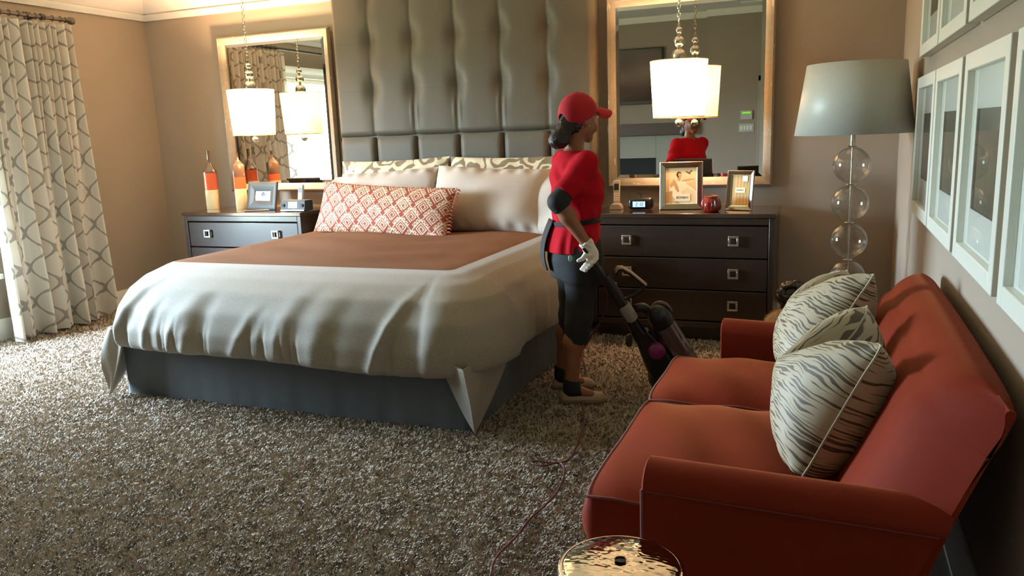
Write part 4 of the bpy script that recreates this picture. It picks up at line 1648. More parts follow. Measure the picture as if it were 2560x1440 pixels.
ZEB.l(ZEB.math('ADD', df_, 0.5), rmp.inputs[0])
rmp.color_ramp.elements[0].position = 0.49
rmp.color_ramp.elements[1].position = 0.53
ZEB.set(Base_Color=ZEB.mix(rmp.outputs[0], lin('#a69476'), lin('#503f28')), Roughness=0.6, Sheen_Weight=0.25, Sheen_Roughness=0.3, Sheen_Tint=(0.9, 1.0, 0.8, 1))
iv = ZEB.math('SUBTRACT', 1.0, rmp.outputs[0])
ZEB.bump(iv, 0.5, 0.004)
ZEB = ZEB.m


def throw(label, c, xd, yd, w=0.50, h=0.50, t=0.17, rot=0.0, seed=0, pinch=0.05, chop=0.0, push=0.0):
    vs, fs, uv, _ = pillow_mesh(w, h, t, pinch=pinch, wr=0.004, seed=seed, p=2.5, chop=chop, push=push)
    ca, sa = math.cos(rot), math.sin(rot)
    uv2 = np.stack([uv[:, 0] * ca - uv[:, 1] * sa, uv[:, 0] * sa + uv[:, 1] * ca], 1) + seed * 0.77
    r = thing('throw_pillow', label, 'pillow', (0, 0, 0), 0, 'tiger striped pillows on the orange sofa')
    MB().add(vs, fs).build('pillow_cover', ZEB, r, angle=180, uv=uv2)
    n = len(vs) // 2
    P_ = vs[:n].reshape(56, 40, 3)
    loop = np.concatenate([P_[:, 0], P_[-1, 1:], P_[-2::-1, -1], P_[0, -2:0:-1]])
    MB().tube(loop[::2], 0.0035, 6, closed=True).build('seam_cord', plain('pillow_seam', '#a99b7c', 0.8), r)
    r.matrix_world = basis(c, xd, yd)
    return r


# local x runs along the sofa (towards the dresser), local y up the pillow
throw('near striped pillow with a chopped top, leaning on the sofa back', (0.045, 2.44, 0.632), (0.03, -1.0, 0.0), (0.42, 0.0, 0.91), 0.50, 0.46, 0.34, 0.10, 1, 0.05, 0.17, 0.06)
throw('far striped pillow with a chopped top, at the dresser end of the sofa', (0.01, 3.13, 0.66), (0.16, -0.95, 0.14), (0.50, 0.10, 0.86), 0.47, 0.48, 0.30, 0.10, 3, 0.05, 0.15, 0.05)

# ------------------------------------------------------------------ hammered metal drum table
HAM = NT('hammered_silver')
hv = HAM.n('ShaderNodeTexNoise')
hv.inputs['Scale'].default_value = 34.0
hv.inputs['Detail'].default_value = 1.0
hm_ = HAM.n('ShaderNodeMapping')
hm_.inputs['Scale'].default_value = (1.0, 1.7, 1.0)
tc = HAM.n('ShaderNodeTexCoord')
HAM.l(tc.outputs['Object'], hm_.inputs['Vector'])
HAM.l(hm_.outputs[0], hv.inputs['Vector'])
HAM.set(Base_Color=lin('#d9d3c8'), Metallic=1.0, Roughness=0.06)
HAM.bump(hv.outputs[0], 0.4, 0.006)
HAM = HAM.m
tb = thing('drum_table', 'small round hammered silver drum table by the sofa arm', 'side table', (-0.405, 1.605, 0))
zt = 0.45
rt = 0.137
m = MB().lathe([(0.0, zt + 0.006), (0.013, zt + 0.006), (0.03, zt + 0.007), (0.09, zt + 0.006), (rt - 0.012, zt + 0.0), (rt - 0.004, zt - 0.004), (rt, zt - 0.012)], n=72, closed=False)
m.build('top', HAM, tb, angle=180)
MB().tube([(rt * math.cos(a), rt * math.sin(a), zt - 0.014) for a in np.linspace(0, 2 * math.pi, 64, endpoint=False)], 0.009, 10, closed=True).build('rim', plain('polished_silver', '#dcd8d0', 0.06, 1.0), tb)
MB().lathe([(rt - 0.006, zt - 0.02), (0.118, zt - 0.06), (0.105, zt - 0.14), (0.10, 0.22), (0.105, 0.10), (0.118, 0.04), (0.122, 0.0)], n=64).build('drum', HAM, tb, angle=60)
MB().lathe([(0.0, zt + 0.0075), (0.011, zt + 0.0075), (0.0135, zt + 0.0095), (0.0135, zt + 0.0115), (0.011, zt + 0.0115), (0.010, zt + 0.009), (0.0, zt + 0.0085)], n=24).build('centre_hole', plain('black_hole_ring', '#0c0a09', 0.2, 0.6), tb)
# ------------------------------------------------------------------ the woman with the vacuum cleaner
# local frame: x runs to the right of the picture, y away from the camera, z up
PA = math.atan2(0.287, 0.957)
PO = (-1.208, 3.925, 0.010)
woman = thing('person', 'woman in red cap and red shirt with black capri trousers pushing a vacuum cleaner', 'person', PO, PA)
SKIN = plain('warm_brown_skin', '#8a5638', 0.55, vary=0.05, vscale=20, Subsurface_Weight=0.05)
RED = plain('crimson_cotton', '#ab0d1c', 0.9, vary=0.08, vscale=12, bump=0.15, bscale=350, bdist=0.0008, Specular_IOR_Level=0.15)
REDC = plain('crimson_cap_twill', '#ab0d1c', 0.85, bump=0.2, bscale=500, bdist=0.0008)
BLK = plain('black_trouser_knit', '#1b1715', 0.85, vary=0.1, vscale=20, bump=0.1, bscale=400, bdist=0.0008)
BLKS = plain('black_sleeve_knit', '#191513', 0.8)
HAIR = plain('dark_brown_hair', '#1d110c', 0.5, vary=0.3, vscale=60, bump=0.6, bscale=120, bdist=0.004)
GLOVE = plain('white_work_glove', '#ddd0c0', 0.7, bump=0.2, bscale=250, bdist=0.001)
SHOE = plain('tan_slip_on_leather', '#a1876a', 0.6)
SOLE = plain('tan_rubber_sole', '#6f5a42', 0.8)


def unit(a):
    return np.array((math.cos(a), math.sin(a), 0)), np.array((-math.sin(a), math.cos(a), 0))


HF, HL = unit(math.radians(36))      # head forward / left
TF, TL = unit(math.radians(24))      # torso forward / left
UP = np.array((0, 0, 1.0))
HAX = np.stack([HF, HL, UP])
TAX = np.stack([TF, TL, UP])
HC_ = np.array((0.026, 0.02, 1.475))


def hp(f, l, u):
    return HC_ + HF * f + HL * l + UP * u


def loft(P, keys):
    """keys: z, centre forward, half depth, half width; d<0 inside"""
    K = np.array(keys)
    zz = np.linspace(K[0, 0], K[-1, 0], 200)
    # smooth the key curves
    cur = []
    for c in (1, 2, 3):
        y = np.interp(zz, K[:, 0], K[:, c])
        ker = np.hanning(25)
        ker /= ker.sum()
        y = np.convolve(np.pad(y, 12, mode='edge'), ker, 'valid')
        cur.append(y)
    z = P[..., 2]
    cf, a, b = [np.interp(z, zz, y) for y in cur]
    f = P @ TF - cf
    l = P @ TL
    q = np.sqrt((f / a) ** 2 + (l / b) ** 2)
    d = (q - 1) * np.minimum(a, b)
    return np.maximum(d, np.maximum(K[0, 0] - z, z - K[-1, 0])), np.arctan2(l / b, f / a)


S_R, S_L = -TL * 0.150 + UP * 1.262, TL * 0.150 + UP * 1.262
E_R = np.array((-0.085, -0.225, 1.075))
W_R = np.array((0.052, -0.205, 0.862))
E_L = np.array((-0.05, 0.275, 1.05))
W_L = np.array((0.02, 0.23, 0.86))
HIP_R, KN_R, AN_R = np.array((0.02, -0.075, 0.82)), np.array((0.005, -0.098, 0.45)), np.array((-0.042, -0.105, 0.075))
HIP_L, KN_L, AN_L = np.array((-0.035, 0.075, 0.82)), np.array((-0.03, 0.10, 0.45)), np.array((-0.095, 0.13, 0.075))
BODY = [(0.70, 0.0, 0.10, 0.14), (0.80, -0.005, 0.115, 0.160), (0.90, 0.0, 0.10, 0.140), (0.98, 0.0, 0.092, 0.125), (1.10, 0.01, 0.105, 0.135), (1.20, 0.0, 0.095, 0.14), (1.275, -0.01, 0.065, 0.12), (1.31, -0.01, 0.05, 0.06)]


def body(P):
    d, _ = loft(P, BODY)
    d = smin(d, cone(P, (-0.004, 0.0, 1.26), hp(-0.02, 0, -0.06), 0.050, 0.046), 0.03)
    h = ell(P, hp(0, 0, 0.005), (0.096, 0.076, 0.112), HAX)
    h = smin(h, cone(P, hp(0.030, 0, -0.055), hp(0.058, 0, -0.098), 0.052, 0.026), 0.03)
    h = smin(h, ell(P, hp(0.07, 0.03, -0.045), (0.026, 0.024, 0.026), HAX), 0.02)
    h = smin(h, ell(P, hp(0.07, -0.03, -0.045), (0.026, 0.024, 0.026), HAX), 0.02)
    h = smin(h, cone(P, hp(0.090, 0, 0.020), hp(0.108, 0, -0.028), 0.008, 0.0125), 0.012)
    for s in (-1, 1):
        h = smin(h, ell(P, hp(0.102, 0.010 * s, -0.030), (0.008, 0.008, 0.007), HAX), 0.008)      # nostril wings
        h = smax(h, -ell(P, hp(0.100, 0.033 * s, 0.006), (0.016, 0.018, 0.011), HAX), 0.010)       # eye sockets
        h = smin(h, ell(P, hp(0.082, 0.033 * s, 0.026), (0.012, 0.024, 0.008), HAX), 0.010)        # brows
        ear = ell(P, hp(-0.006, 0.076 * s, -0.012), (0.018, 0.009, 0.031), HAX)
        ear = smax(ear, -ell(P, hp(0.0, 0.086 * s, -0.008), (0.009, 0.006, 0.018), HAX), 0.004)
        h = smin(h, ear, 0.006)
    h = smin(h, ell(P, hp(0.091, 0, -0.058), (0.010, 0.024, 0.006), HAX), 0.006)                   # lips
    h = smin(h, ell(P, hp(0.089, 0, -0.069), (0.010, 0.020, 0.006), HAX), 0.005)
    d = smin(d, h, 0.022)
    for S, E, W in ((S_R, E_R, W_R), (S_L, E_L, W_L)):
        d = smin(d, cone(P, S, E, 0.050, 0.040), 0.03)
        M_ = E + (W - E) * 0.35
        d = smin(d, smin(cone(P, E, M_, 0.040, 0.040), cone(P, M_, W, 0.040, 0.026), 0.02), 0.015)
        d = smin(d, cone(P, W, W + (W - E) * 0.16, 0.026, 0.028), 0.01)
    for H_, K_, A_ in ((HIP_R, KN_R, AN_R), (HIP_L, KN_L, AN_L)):
        d = smin(d, cone(P, H_, K_, 0.082, 0.054), 0.04)
        C_ = K_ + (A_ - K_) * 0.32 + np.array((-0.012, 0, 0))
        d = smin(d, smin(cone(P, K_, C_, 0.050, 0.053), cone(P, C_, A_, 0.053, 0.032), 0.03), 0.02)
        d = smin(d, cone(P, A_, A_ + np.array((0.10, 0, -0.035)), 0.034, 0.026), 0.02)
    return d


sdf_obj('body', body, (-0.26, -0.34, 0.0), (0.30, 0.34, 1.62), 0.0065, SKIN, woman, 2)
EYEW = plain('eye_white', '#e5ddd2', 0.3)
EYED = plain('dark_iris', '#1a0f0a', 0.2)
for s in (-1, 1):
    e = MB().sphere(hp(0.086, 0.032 * s, 0.006), 0.0115, 16).build('eye', EYEW, woman)
    MB().sphere(hp(0.0935, 0.032 * s, 0.006), 0.006, 12).build('iris', EYED, e)

SHIRT = [(0.785, -0.012, 0.150, 0.178), (0.84, -0.012, 0.146, 0.176), (0.90, -0.006, 0.132, 0.165), (0.955, 0.0, 0.114, 0.150), (1.00, 0.004, 0.120, 0.152), (1.08, 0.012, 0.134, 0.156), (1.15, 0.010, 0.134, 0.160), (1.22, -0.004, 0.116, 0.160), (1.275, -0.014, 0.086, 0.135), (1.315, -0.010, 0.064, 0.075)]


def shirt(P):
    d, th = loft(P, SHIRT)
    z = P[..., 2]
    # gathers fanning out under the waist tie, softer drag folds above
    g = np.clip((0.955 - z) / 0.10, 0, 1) * np.clip((z - 0.76) / 0.06, 0, 1)
    d = d + 0.005 * np.sin(th * 12 + 2 * np.sin(th * 3)) * g
    g2 = np.exp(-((z - 1.0) / 0.035) ** 2)
    d = d + 0.004 * np.sin(th * 11 + 30 * (z - 1)) * g2
    d = d + 0.005 * np.sin(th * 5 + 50 * z + 2 * np.sin(9 * P[..., 1] * 3)) * np.clip((z - 1.0) / 0.1, 0, 1) * np.clip((1.27 - z) / 0.05, 0, 1)
    # hem is higher at the front
    f = P @ TF
    l = P @ TL
    d = np.maximum(d, (0.80 + 0.16 * np.clip((f - 0.02) / 0.12, 0, 1) * np.clip(1 - (l + 0.03) / 0.3, 0, 1)) - z)
    for S, E in ((S_R, E_R), (S_L, E_L)):
        en = S + (E - S) * 0.80
        sl = cone(P, S - np.array((0, 0, 0.005)), en, 0.062, 0.058)
        ax = (E - S) / np.linalg.norm(E - S)
        t = (P - S) @ ax
        sl = sl + 0.004 * np.sin(t * 75 + 6 * P[..., 0] * 5) * np.clip(t / 0.1, 0, 1)
        sl = np.maximum(sl, (P - en) @ ax)
        d = smin(d, sl, 0.035)
    neck = cone(P, (0.0, 0.0, 1.24), hp(-0.02, 0, -0.03), 0.052, 0.056)
    d = smax(d, -neck, 0.006)
    return d


sdf_obj('shirt', shirt, (-0.26, -0.34, 0.74), (0.28, 0.36, 1.36), 0.0058, RED, woman, 2)


def sleeve(P):
    d = cone(P, S_R + (E_R - S_R) * 0.55, E_R, 0.050, 0.0475)
    fw = E_R + (W_R - E_R) * 0.17
    d = smin(d, cone(P, E_R, fw, 0.0475, 0.046), 0.02)
    ax = (W_R - E_R) / np.linalg.norm(W_R - E_R)
    return np.maximum(d, (P - fw) @ ax)


sdf_obj('arm_sleeve', sleeve, (-0.2, -0.34, 0.95), (0.1, -0.10, 1.22), 0.005, BLKS, woman, 2, 'black elbow length sleeve')


def trousers(P):
    d, th = loft(P, [(0.66, -0.005, 0.125, 0.165), (0.76, -0.012, 0.138, 0.172), (0.83, -0.010, 0.132, 0.168), (0.92, -0.002, 0.112, 0.15), (0.96, 0, 0.105, 0.142)])
    for s, H_, K_, A_ in ((-1, HIP_R, KN_R, AN_R), (1, HIP_L, KN_L, AN_L)):
        hem = K_ + (A_ - K_) * 0.33
        lg = smin(cone(P, H_ + np.array((0.018, 0, -0.02)), K_, 0.100, 0.068), cone(P, K_, hem, 0.068, 0.064), 0.03)
        ax = (A_ - K_) / np.linalg.norm(A_ - K_)
        lg = lg + 0.0025 * np.sin(P[..., 2] * 60 + 20 * P[..., 0])
        lg = np.maximum(lg, (P - hem) @ ax)
        d = smin(d, lg, 0.035)
    return d


sdf_obj('trousers', trousers, (-0.24, -0.26, 0.28), (0.26, 0.28, 0.98), 0.0065, BLK, woman, 2)

# waist tie of the apron, with the dark apron panel hanging at the hip
pts = []
for a in np.linspace(0, 2 * math.pi, 60, endpoint=False):
    pts.append(TF * (0.0 + 0.121 * math.cos(a)) + TL * (0.156 * math.sin(a)) + UP * (0.955 + 0.012 * math.cos(a + 0.6)))
m = MB()
for dz in (-0.007, 0.0, 0.007):
    m.tube([p + UP * dz for p in pts], 0.0052, 8, closed=True)
ap = m.build('waist_tie', BLKS, woman)
G = []
for j in range(14):
    t = j / 13
    row = []
    for i in range(9):
        s_ = i / 8
        p = TF * (-0.128 - 0.055 * math.sin(math.pi * min(1, t * 0.75)) + 0.03 * s_) + TL * (0.0 + 0.13 * s_) + UP * (0.965 - t * 0.26)
        row.append(p)
    G.append(row)
o = MB().grid(np.array(G)).build('apron', BLK, woman, angle=180)
o.modifiers.new('solid', 'SOLIDIFY').thickness = 0.006
MB().sphere((0, 0, 0), 0.0105, 16, (1.0, 0.35, 1.7)).xf(Matrix.Translation((-0.03, -0.183, 0.785))).build('hip_clip', plain('mint_plastic', '#7fa489', 0.4), woman, label='small mint green oval clip')


# cap: crown with an arched gap at the back, and a curved brim
def cap(P):
    c = ell(P, hp(-0.004, 0, 0.026), (0.108, 0.089, 0.106), HAX)
    f = (P - HC_) @ HF
    l = (P - HC_) @ HL
    u = (P - HC_) @ UP
    c = smax(c, (-0.010 + 0.55 * f) - u, 0.004)
    c = smax(c, -ell(P, hp(-0.108, 0, -0.028), (0.05, 0.038, 0.052), HAX), 0.004)
    c = smax(c, -ell(P, hp(-0.004, 0, 0.018), (0.100, 0.081, 0.096), HAX), 0.002)
    # seams
    c = c + 0.0012 * np.exp(-(np.abs(l) / 0.002) ** 2)
    # brim: thin curved sheet
    bz = 0.062 - 0.22 * np.clip(f - 0.08, 0, 1) - 9.0 * l * l
    br = np.abs(u - bz) - 0.0048
    outl = np.sqrt(((f - 0.095) / 0.105) ** 2 + (l / 0.082) ** 2) - 1
    br = smax(br, outl * 0.06, 0.004)
    br = np.maximum(br, 0.075 - f)
    c = smin(c, br, 0.006)
    c = smin(c, ell(P, hp(-0.01, 0, 0.131), (0.008, 0.008, 0.004), HAX), 0.004)
    return c


sdf_obj('cap', cap, (-0.14, -0.16, 1.38), (0.27, 0.22, 1.63), 0.0036, REDC, woman, 1, 'red baseball cap')


def hair(P):
    d = ell(P, hp(-0.008, 0, 0.010), (0.091, 0.0785, 0.088), HAX)
    d = smin(d, ell(P, hp(-0.050, 0, -0.040), (0.050, 0.066, 0.044), HAX), 0.02)
    f = (P - HC_) @ HF
    u = (P - HC_) @ UP
    l = np.abs((P - HC_) @ HL)
    # keep the face and the ears free
    face = np.maximum(0.035 - 0.45 * (u - 0.0) * (u > 0) - f, -1)
    d = smax(d, f - (0.028 + 0.45 * np.clip(u, -0.02, 0.06)), 0.006)
    d = smax(d, -ell(P, hp(0.03, 0, -0.055), (0.068, 0.12, 0.052), HAX), 0.008)
    bun = smin(cone(P, hp(-0.085, 0.0, -0.030), hp(-0.115, -0.01, -0.085), 0.036, 0.046), ell(P, hp(-0.135, -0.01, -0.105), (0.052, 0.050, 0.044), HAX), 0.02)
    d = smin(d, bun, 0.02)
    d = d + 0.0035 * np.sin(P[..., 0] * 160 + 3 * np.sin(P[..., 2] * 70)) * np.sin(P[..., 1] * 150) * np.sin(P[..., 2] * 140)
    return d


sdf_obj('hair', hair, (-0.24, -0.22, 1.28), (0.16, 0.17, 1.60), 0.0045, HAIR, woman, 1, 'dark hair gathered in a low bun')
MB().sphere(hp(-0.002, -0.088, -0.041), 0.0035, 10).build('ear_stud', plain('gold_stud', '#e8c98a', 0.2, 1.0), woman)


# gloves: palm, four curled fingers and a thumb each
def glove(side):
    def f(P):
        if side > 0:
            fa = (W_R - E_R) / np.linalg.norm(W_R - E_R)
            wr = W_R + fa * 0.004
            cen = np.array((0.078, -0.207, 0.806))
            d = ell(P, cen, (0.034, 0.021, 0.046))
            d = smin(d, cone(P, wr, cen, 0.030, 0.026), 0.015)
            for i in range(4):
                k = np.array((0.100 - 0.013 * i, -0.222 + 0.002 * i, 0.790 - 0.0135 * i))
                mid = k + np.array((-0.016, -0.016, -0.018))
                tip = mid + np.array((-0.030 + 0.003 * i, 0.008, 0.000 + 0.002 * i))
                rr_ = (0.0105, 0.0108, 0.0103, 0.0093)[i]
                d = smin(d, cone(P, cen + (k - cen) * 0.5, k, 0.013, rr_ + 0.001), 0.008)
                d = smin(d, smin(cone(P, k, mid, rr_ + 0.001, rr_), cone(P, mid, tip, rr_, rr_ * 0.9), 0.003), 0.003)
            t0, t1, t2 = np.array((0.052, -0.215, 0.815)), np.array((0.032, -0.228, 0.790)), np.array((0.010, -0.232, 0.781))
            d = smin(d, smin(cone(P, t0, t1, 0.014, 0.0115), cone(P, t1, t2, 0.0115, 0.0090), 0.003), 0.006)
            # loose rolled cuff
            cu = cone(P, wr - fa * 0.012, wr + fa * 0.012, 0.037, 0.033)
            cu = np.maximum(cu, -((P - (wr - fa * 0.016)) @ fa))
            cu = cu + 0.002 * np.sin(P[..., 2] * 260 + P[..., 0] * 120)
            d = smin(d, cu, 0.008)
            return smax(d, -cone(P, wr - fa * 0.05, wr - fa * 0.006, 0.029, 0.028), 0.003)
        fa = (W_L - E_L) / np.linalg.norm(W_L - E_L)
        cen = W_L + fa * 0.055
        d = ell(P, cen, (0.04, 0.026, 0.030))
        d = smin(d, cone(P, W_L - fa * 0.02, cen, 0.031, 0.026), 0.015)
        for i in range(4):
            k = cen + fa * 0.035 + np.array((0, -0.010, 0.018 - 0.013 * i))
            mid = k + np.array((0.020, -0.020, -0.010))
            tip = mid + np.array((-0.014, -0.020, -0.006))
            d = smin(d, smin(cone(P, cen, k, 0.014, 0.0105), smin(cone(P, k, mid, 0.0105, 0.010), cone(P, mid, tip, 0.010, 0.009), 0.003), 0.004), 0.004)
        d = smin(d, cone(P, cen + np.array((0, -0.01, 0.012)), cen + np.array((0.03, -0.035, 0.03)), 0.013, 0.0095), 0.006)
        return d
    return f


sdf_obj('glove', glove(1), (-0.02, -0.27, 0.71), (0.14, -0.14, 0.92), 0.0032, GLOVE, woman, 1, 'white work glove gripping the vacuum handle')
sdf_obj('glove', glove(-1), (-0.06, 0.12, 0.72), (0.16, 0.30, 0.90), 0.0036, GLOVE, woman, 1, 'white work glove')


# ankle socks and slip-on shoes
for s, A_, yaw in ((-1, AN_R, 0.02), (1, AN_L, 0.10)):
    ff, ll = unit(yaw)
    ax3 = np.stack([ff, ll, UP])
    c0 = A_ * np.array((1, 1, 0))

    def sock(P, A_=A_):
        return np.maximum(smin(cone(P, A_ + UP * 0.055, A_, 0.042, 0.040), cone(P, A_, A_ + np.array((0.05, 0, -0.02)), 0.040, 0.030), 0.02), P[..., 2] - A_[2] - 0.052 + 0.25 * (P[..., 0] - A_[0]))

    sdf_obj('sock', sock, A_ - 0.10, A_ + 0.11, 0.005, BLKS, woman, 1, 'black ankle sock')

    def shoe(P, c0=c0, ax3=ax3):
        q = (P - c0) @ ax3.T
        x, y, z = q[..., 0], q[..., 1], q[..., 2]
        w = np.interp(x, [-0.07, -0.04, 0.02, 0.10, 0.15, 0.185], [0.024, 0.033, 0.035, 0.044, 0.040, 0.018])
        t = np.interp(x, [-0.07, -0.03, 0.04, 0.09, 0.15, 0.185], [0.062, 0.068, 0.068, 0.060, 0.052, 0.038])
        y0 = 0.008 * np.clip(x / 0.15, 0, 1)
        d = (np.sqrt(((y - y0) / w) ** 2 + (np.clip(z, 0, 9) / t) ** 2) - 1) * 0.03
        d = smax(d, np.maximum(-0.062 - x, x - 0.186), 0.03)
        d = np.maximum(d, 0.014 - z)
        return smax(d, -ell(P, c0 + ff * -0.005 + UP * 0.075, (0.050, 0.030, 0.030), ax3), 0.004)

    def sole(P, c0=c0, ax3=ax3):
        q = (P - c0) @ ax3.T
        x, y, z = q[..., 0], q[..., 1], q[..., 2]
        w = np.interp(x, [-0.07, -0.04, 0.02, 0.10, 0.15, 0.19], [0.025, 0.035, 0.036, 0.047, 0.043, 0.018])
        y0 = 0.008 * np.clip(x / 0.15, 0, 1)
        d = np.abs(y - y0) - w
        d = smax(d, np.maximum(-0.068 - x, x - 0.192), 0.03)
        return np.maximum(d, np.maximum(0.001 - z, z - 0.017))

    so = sdf_obj('shoe', shoe, c0 + np.array((-0.1, -0.08, 0.0)), c0 + np.array((0.22, 0.09, 0.10)), 0.0045, SHOE, woman, 1)
    sdf_obj('sole', sole, c0 + np.array((-0.1, -0.08, -0.006)), c0 + np.array((0.22, 0.09, 0.03)), 0.004, SOLE, so, 1)

# ------------------------------------------------------------------ upright vacuum cleaner
vac = thing('vacuum_cleaner', 'black upright vacuum cleaner with purple details pushed by the woman', 'vacuum cleaner', PO, PA)
VBLK = plain('black_vacuum_plastic', '#15110f', 0.35)
VGRY = plain('grey_vacuum_plastic', '#8a7e76', 0.4)
VPUR = plain('purple_vacuum_plastic', '#7a1a56', 0.35)
VHOSE = plain('ribbed_hose_rubber', '#2b2420', 0.5)
VYEL = plain('yellow_plastic', '#b08a14', 0.5)
CLR = NT('smoky_bin_plastic')
tr = CLR.n('ShaderNodeBsdfTransparent')
tr.inputs['Color'].default_value = (0.55, 0.42, 0.45, 1)
gl = CLR.n('ShaderNodeBsdfGlossy', i_Roughness=0.15)
dfn = CLR.n('ShaderNodeBsdfDiffuse')
dfn.inputs['Color'].default_value = (*lin('#7d6a66'), 1)
m1 = CLR.n('ShaderNodeMixShader')
m1.inputs[0].default_value = 0.35
m2 = CLR.n('ShaderNodeMixShader')
m2.inputs[0].default_value = 0.15
CLR.l(tr.outputs[0], m1.inputs[1])
CLR.l(dfn.outputs[0], m1.inputs[2])
CLR.l(m1.outputs[0], m2.inputs[1])
CLR.l(gl.outputs[0], m2.inputs[2])
CLR.l(m2.outputs[0], CLR.out.inputs['Surface'])
CLR = CLR.m

VG, VB = np.array((0.070, -0.212, 0.80)), np.array((0.475, -0.02, 0.10))
VD = (VB - VG) / np.linalg.norm(VB - VG)
VL = np.linalg.norm(VB - VG)
VN = np.cross(np.array((0, 1.0, 0)), VD)     # in-plane normal, up/right side
VN = VN / np.linalg.norm(VN)
if VN[0] < 0:
    VN = -VN
VS = np.cross(VD, VN)


def va(t, n=0.0, s=0.0):
    return VG + VD * (t * VL) + VN * n + VS * s


MB().tube([va(-0.07, -0.004), va(-0.03), va(0.10), va(0.22, 0.006)], [0.012, 0.015, 0.015, 0.019], 14, smooth=5).build('grip', VBLK, vac)
MB().tube([va(0.16, 0.01), va(0.30, 0.008), va(0.52), va(0.70)], [0.020, 0.028, 0.033, 0.045], 16, smooth=6).build('wand', VBLK, vac)
MB().tube([va(0.385, 0.008), va(0.40, 0.008), va(0.49, 0.006), va(0.505, 0.006)], [0.0315, 0.034, 0.036, 0.034], 18).build('wand_sleeve', VGRY, vac)
MB().tube([va(0.245, 0.02, -0.02), va(0.252, 0.036, -0.02)], 0.006, 8).build('release_button', plain('silver_button', '#c9c2ba', 0.3, 0.6), vac)
# cable hook loop with pale strap
MB().tube([va(0.20, 0.05), va(0.17, 0.085), va(0.24, 0.125), va(0.34, 0.145), va(0.37, 0.10), va(0.36, 0.04)], [0.009, 0.010, 0.010, 0.012, 0.010, 0.009], 10, smooth=6).build('cable_hook', VBLK, vac)
G = []
for t, n_ in ((0.165, 0.060), (0.150, 0.085), (0.165, 0.105), (0.22, 0.128), (0.29, 0.146), (0.345, 0.160)):
    G.append([va(t, n_, -0.020), va(t, n_ + 0.006, -0.008), va(t, n_ + 0.006, 0.010), va(t, n_, 0.020)])
o = MB().grid(np.array(G)).build('strap', plain('pale_strap', '#b99a82', 0.6), vac, angle=180)
o.modifiers.new('solid', 'SOLIDIFY').thickness = 0.006
# ribbed hose arching beside the body
hp_ = spline(np.array([va(0.47, 0.045, -0.03), va(0.50, 0.085, -0.045), va(0.58, 0.098, -0.055), va(0.68, 0.085, -0.06), va(0.80, 0.05, -0.065), va(0.88, 0.01, -0.06)]), 24)
rads = [0.0215 + 0.0028 * math.sin(i * math.pi / 1.5) for i in range(len(hp_))]
MB().tube(hp_, rads, 14).build('hose', VHOSE, vac, angle=180)
# cyclone bin
c_top, c_bot = va(0.585, 0.135, 0.01), va(1.02, 0.135, 0.01)
L_ = np.linalg.norm(c_bot - c_top)
MB().lathe([(0.054, 0.0), (0.056, 0.02), (0.056, L_ * 0.55), (0.060, L_ * 0.58), (0.060, L_ * 0.64), (0.055, L_ * 0.66), (0.054, L_)], c_top, VD, n=32).build('dust_bin', CLR, vac, angle=40)
MB().lathe([(0.0, -0.075), (0.022, -0.073), (0.046, -0.055), (0.060, -0.02), (0.062, 0.02), (0.056, 0.045), (0.05, 0.05)], c_top, VD, n=32).build('cyclone_cap', VBLK, vac, angle=60)
MB().lathe([(0.030, 0.04), (0.036, L_ * 0.3), (0.030, L_ * 0.55), (0.02, L_ * 0.9)], c_top, VD, n=20).build('cyclone_core', VPUR, vac, angle=60)
MB().tube([va(0.60, 0.075, -0.045), va(0.53, 0.115, -0.03), va(0.50, 0.16, -0.01), va(0.53, 0.195, 0.01), va(0.585, 0.20, 0.015)], [0.008, 0.009, 0.010, 0.009, 0.008], 10, smooth=6).build('carry_handle', plain('bronze_grey_plastic', '#5d5048', 0.3), vac)
MB().box((-0.022, -0.002, -0.03), (0.022, 0.002, 0.03)).xf(basis(va(0.86, 0.165, -0.050), tuple(VN), tuple(VD))).build('label_sticker', plain('pale_sticker', '#b79f86', 0.6), vac)
# lower body, ball, motor cover, wheel, cleaner head
G = []
for t, w_, n0, n1 in ((0.62, 0.035, -0.035, 0.05), (0.72, 0.05, -0.05, 0.07), (0.84, 0.06, -0.07, 0.085), (0.95, 0.065, -0.075, 0.085), (1.05, 0.06, -0.06, 0.07)):
    row = []
    for a in np.linspace(0, 2 * math.pi, 28):
        ca, sa = math.cos(a), math.sin(a)
        e_ = 0.6
        row.append(va(t, (n0 + n1) / 2 + (n1 - n0) / 2 * math.copysign(abs(ca) ** e_, ca), w_ * math.copysign(abs(sa) ** e_, sa)))
    G.append(row)
A = np.array(G)
MB().grid(A).add(A[0][:-1], [tuple(range(27))]).add(A[-1][:-1], [tuple(range(27))]).build('lower_body', VBLK, vac, angle=50)
MB().sphere((0.475, -0.01, 0.115), 0.108, 32).build('ball', VBLK, vac)
MB().lathe([(0.0, -0.022), (0.030, -0.020), (0.042, -0.010), (0.045, 0.0), (0.045, 0.02)], va(0.76, 0.030, 0) + np.array((0, -0.075, 0)), (0, 1, 0), n=32).build('motor_cover', VPUR, vac, angle=60)
MB().lathe([(0.0, -0.006), (0.034, -0.006), (0.036, 0.0), (0.034, 0.006), (0.0, 0.006)], (0.266, -0.06, 0.322), (0.9, -0.4, 0.1), n=28).build('brush_wheel', VBLK, vac)
MB().tube([np.array((0.272, -0.063, 0.322)) + 0.034 * (math.cos(a) * np.array((0.40, 0.9, 0)) + math.sin(a) * UP) for a in np.linspace(-1.4, 1.4, 24)], 0.0035, 6).build('wheel_rim', VYEL, vac)
MB().tube([(0.30, -0.05, 0.33), (0.36, -0.04, 0.30), (0.42, -0.03, 0.25)], 0.014, 10).build('axle_arm', VBLK, vac)
MB().box((0.46, -0.17, 0.012), (0.74, 0.17, 0.085)).build('cleaner_head', VBLK, vac, bevel=0.02, seg=3)
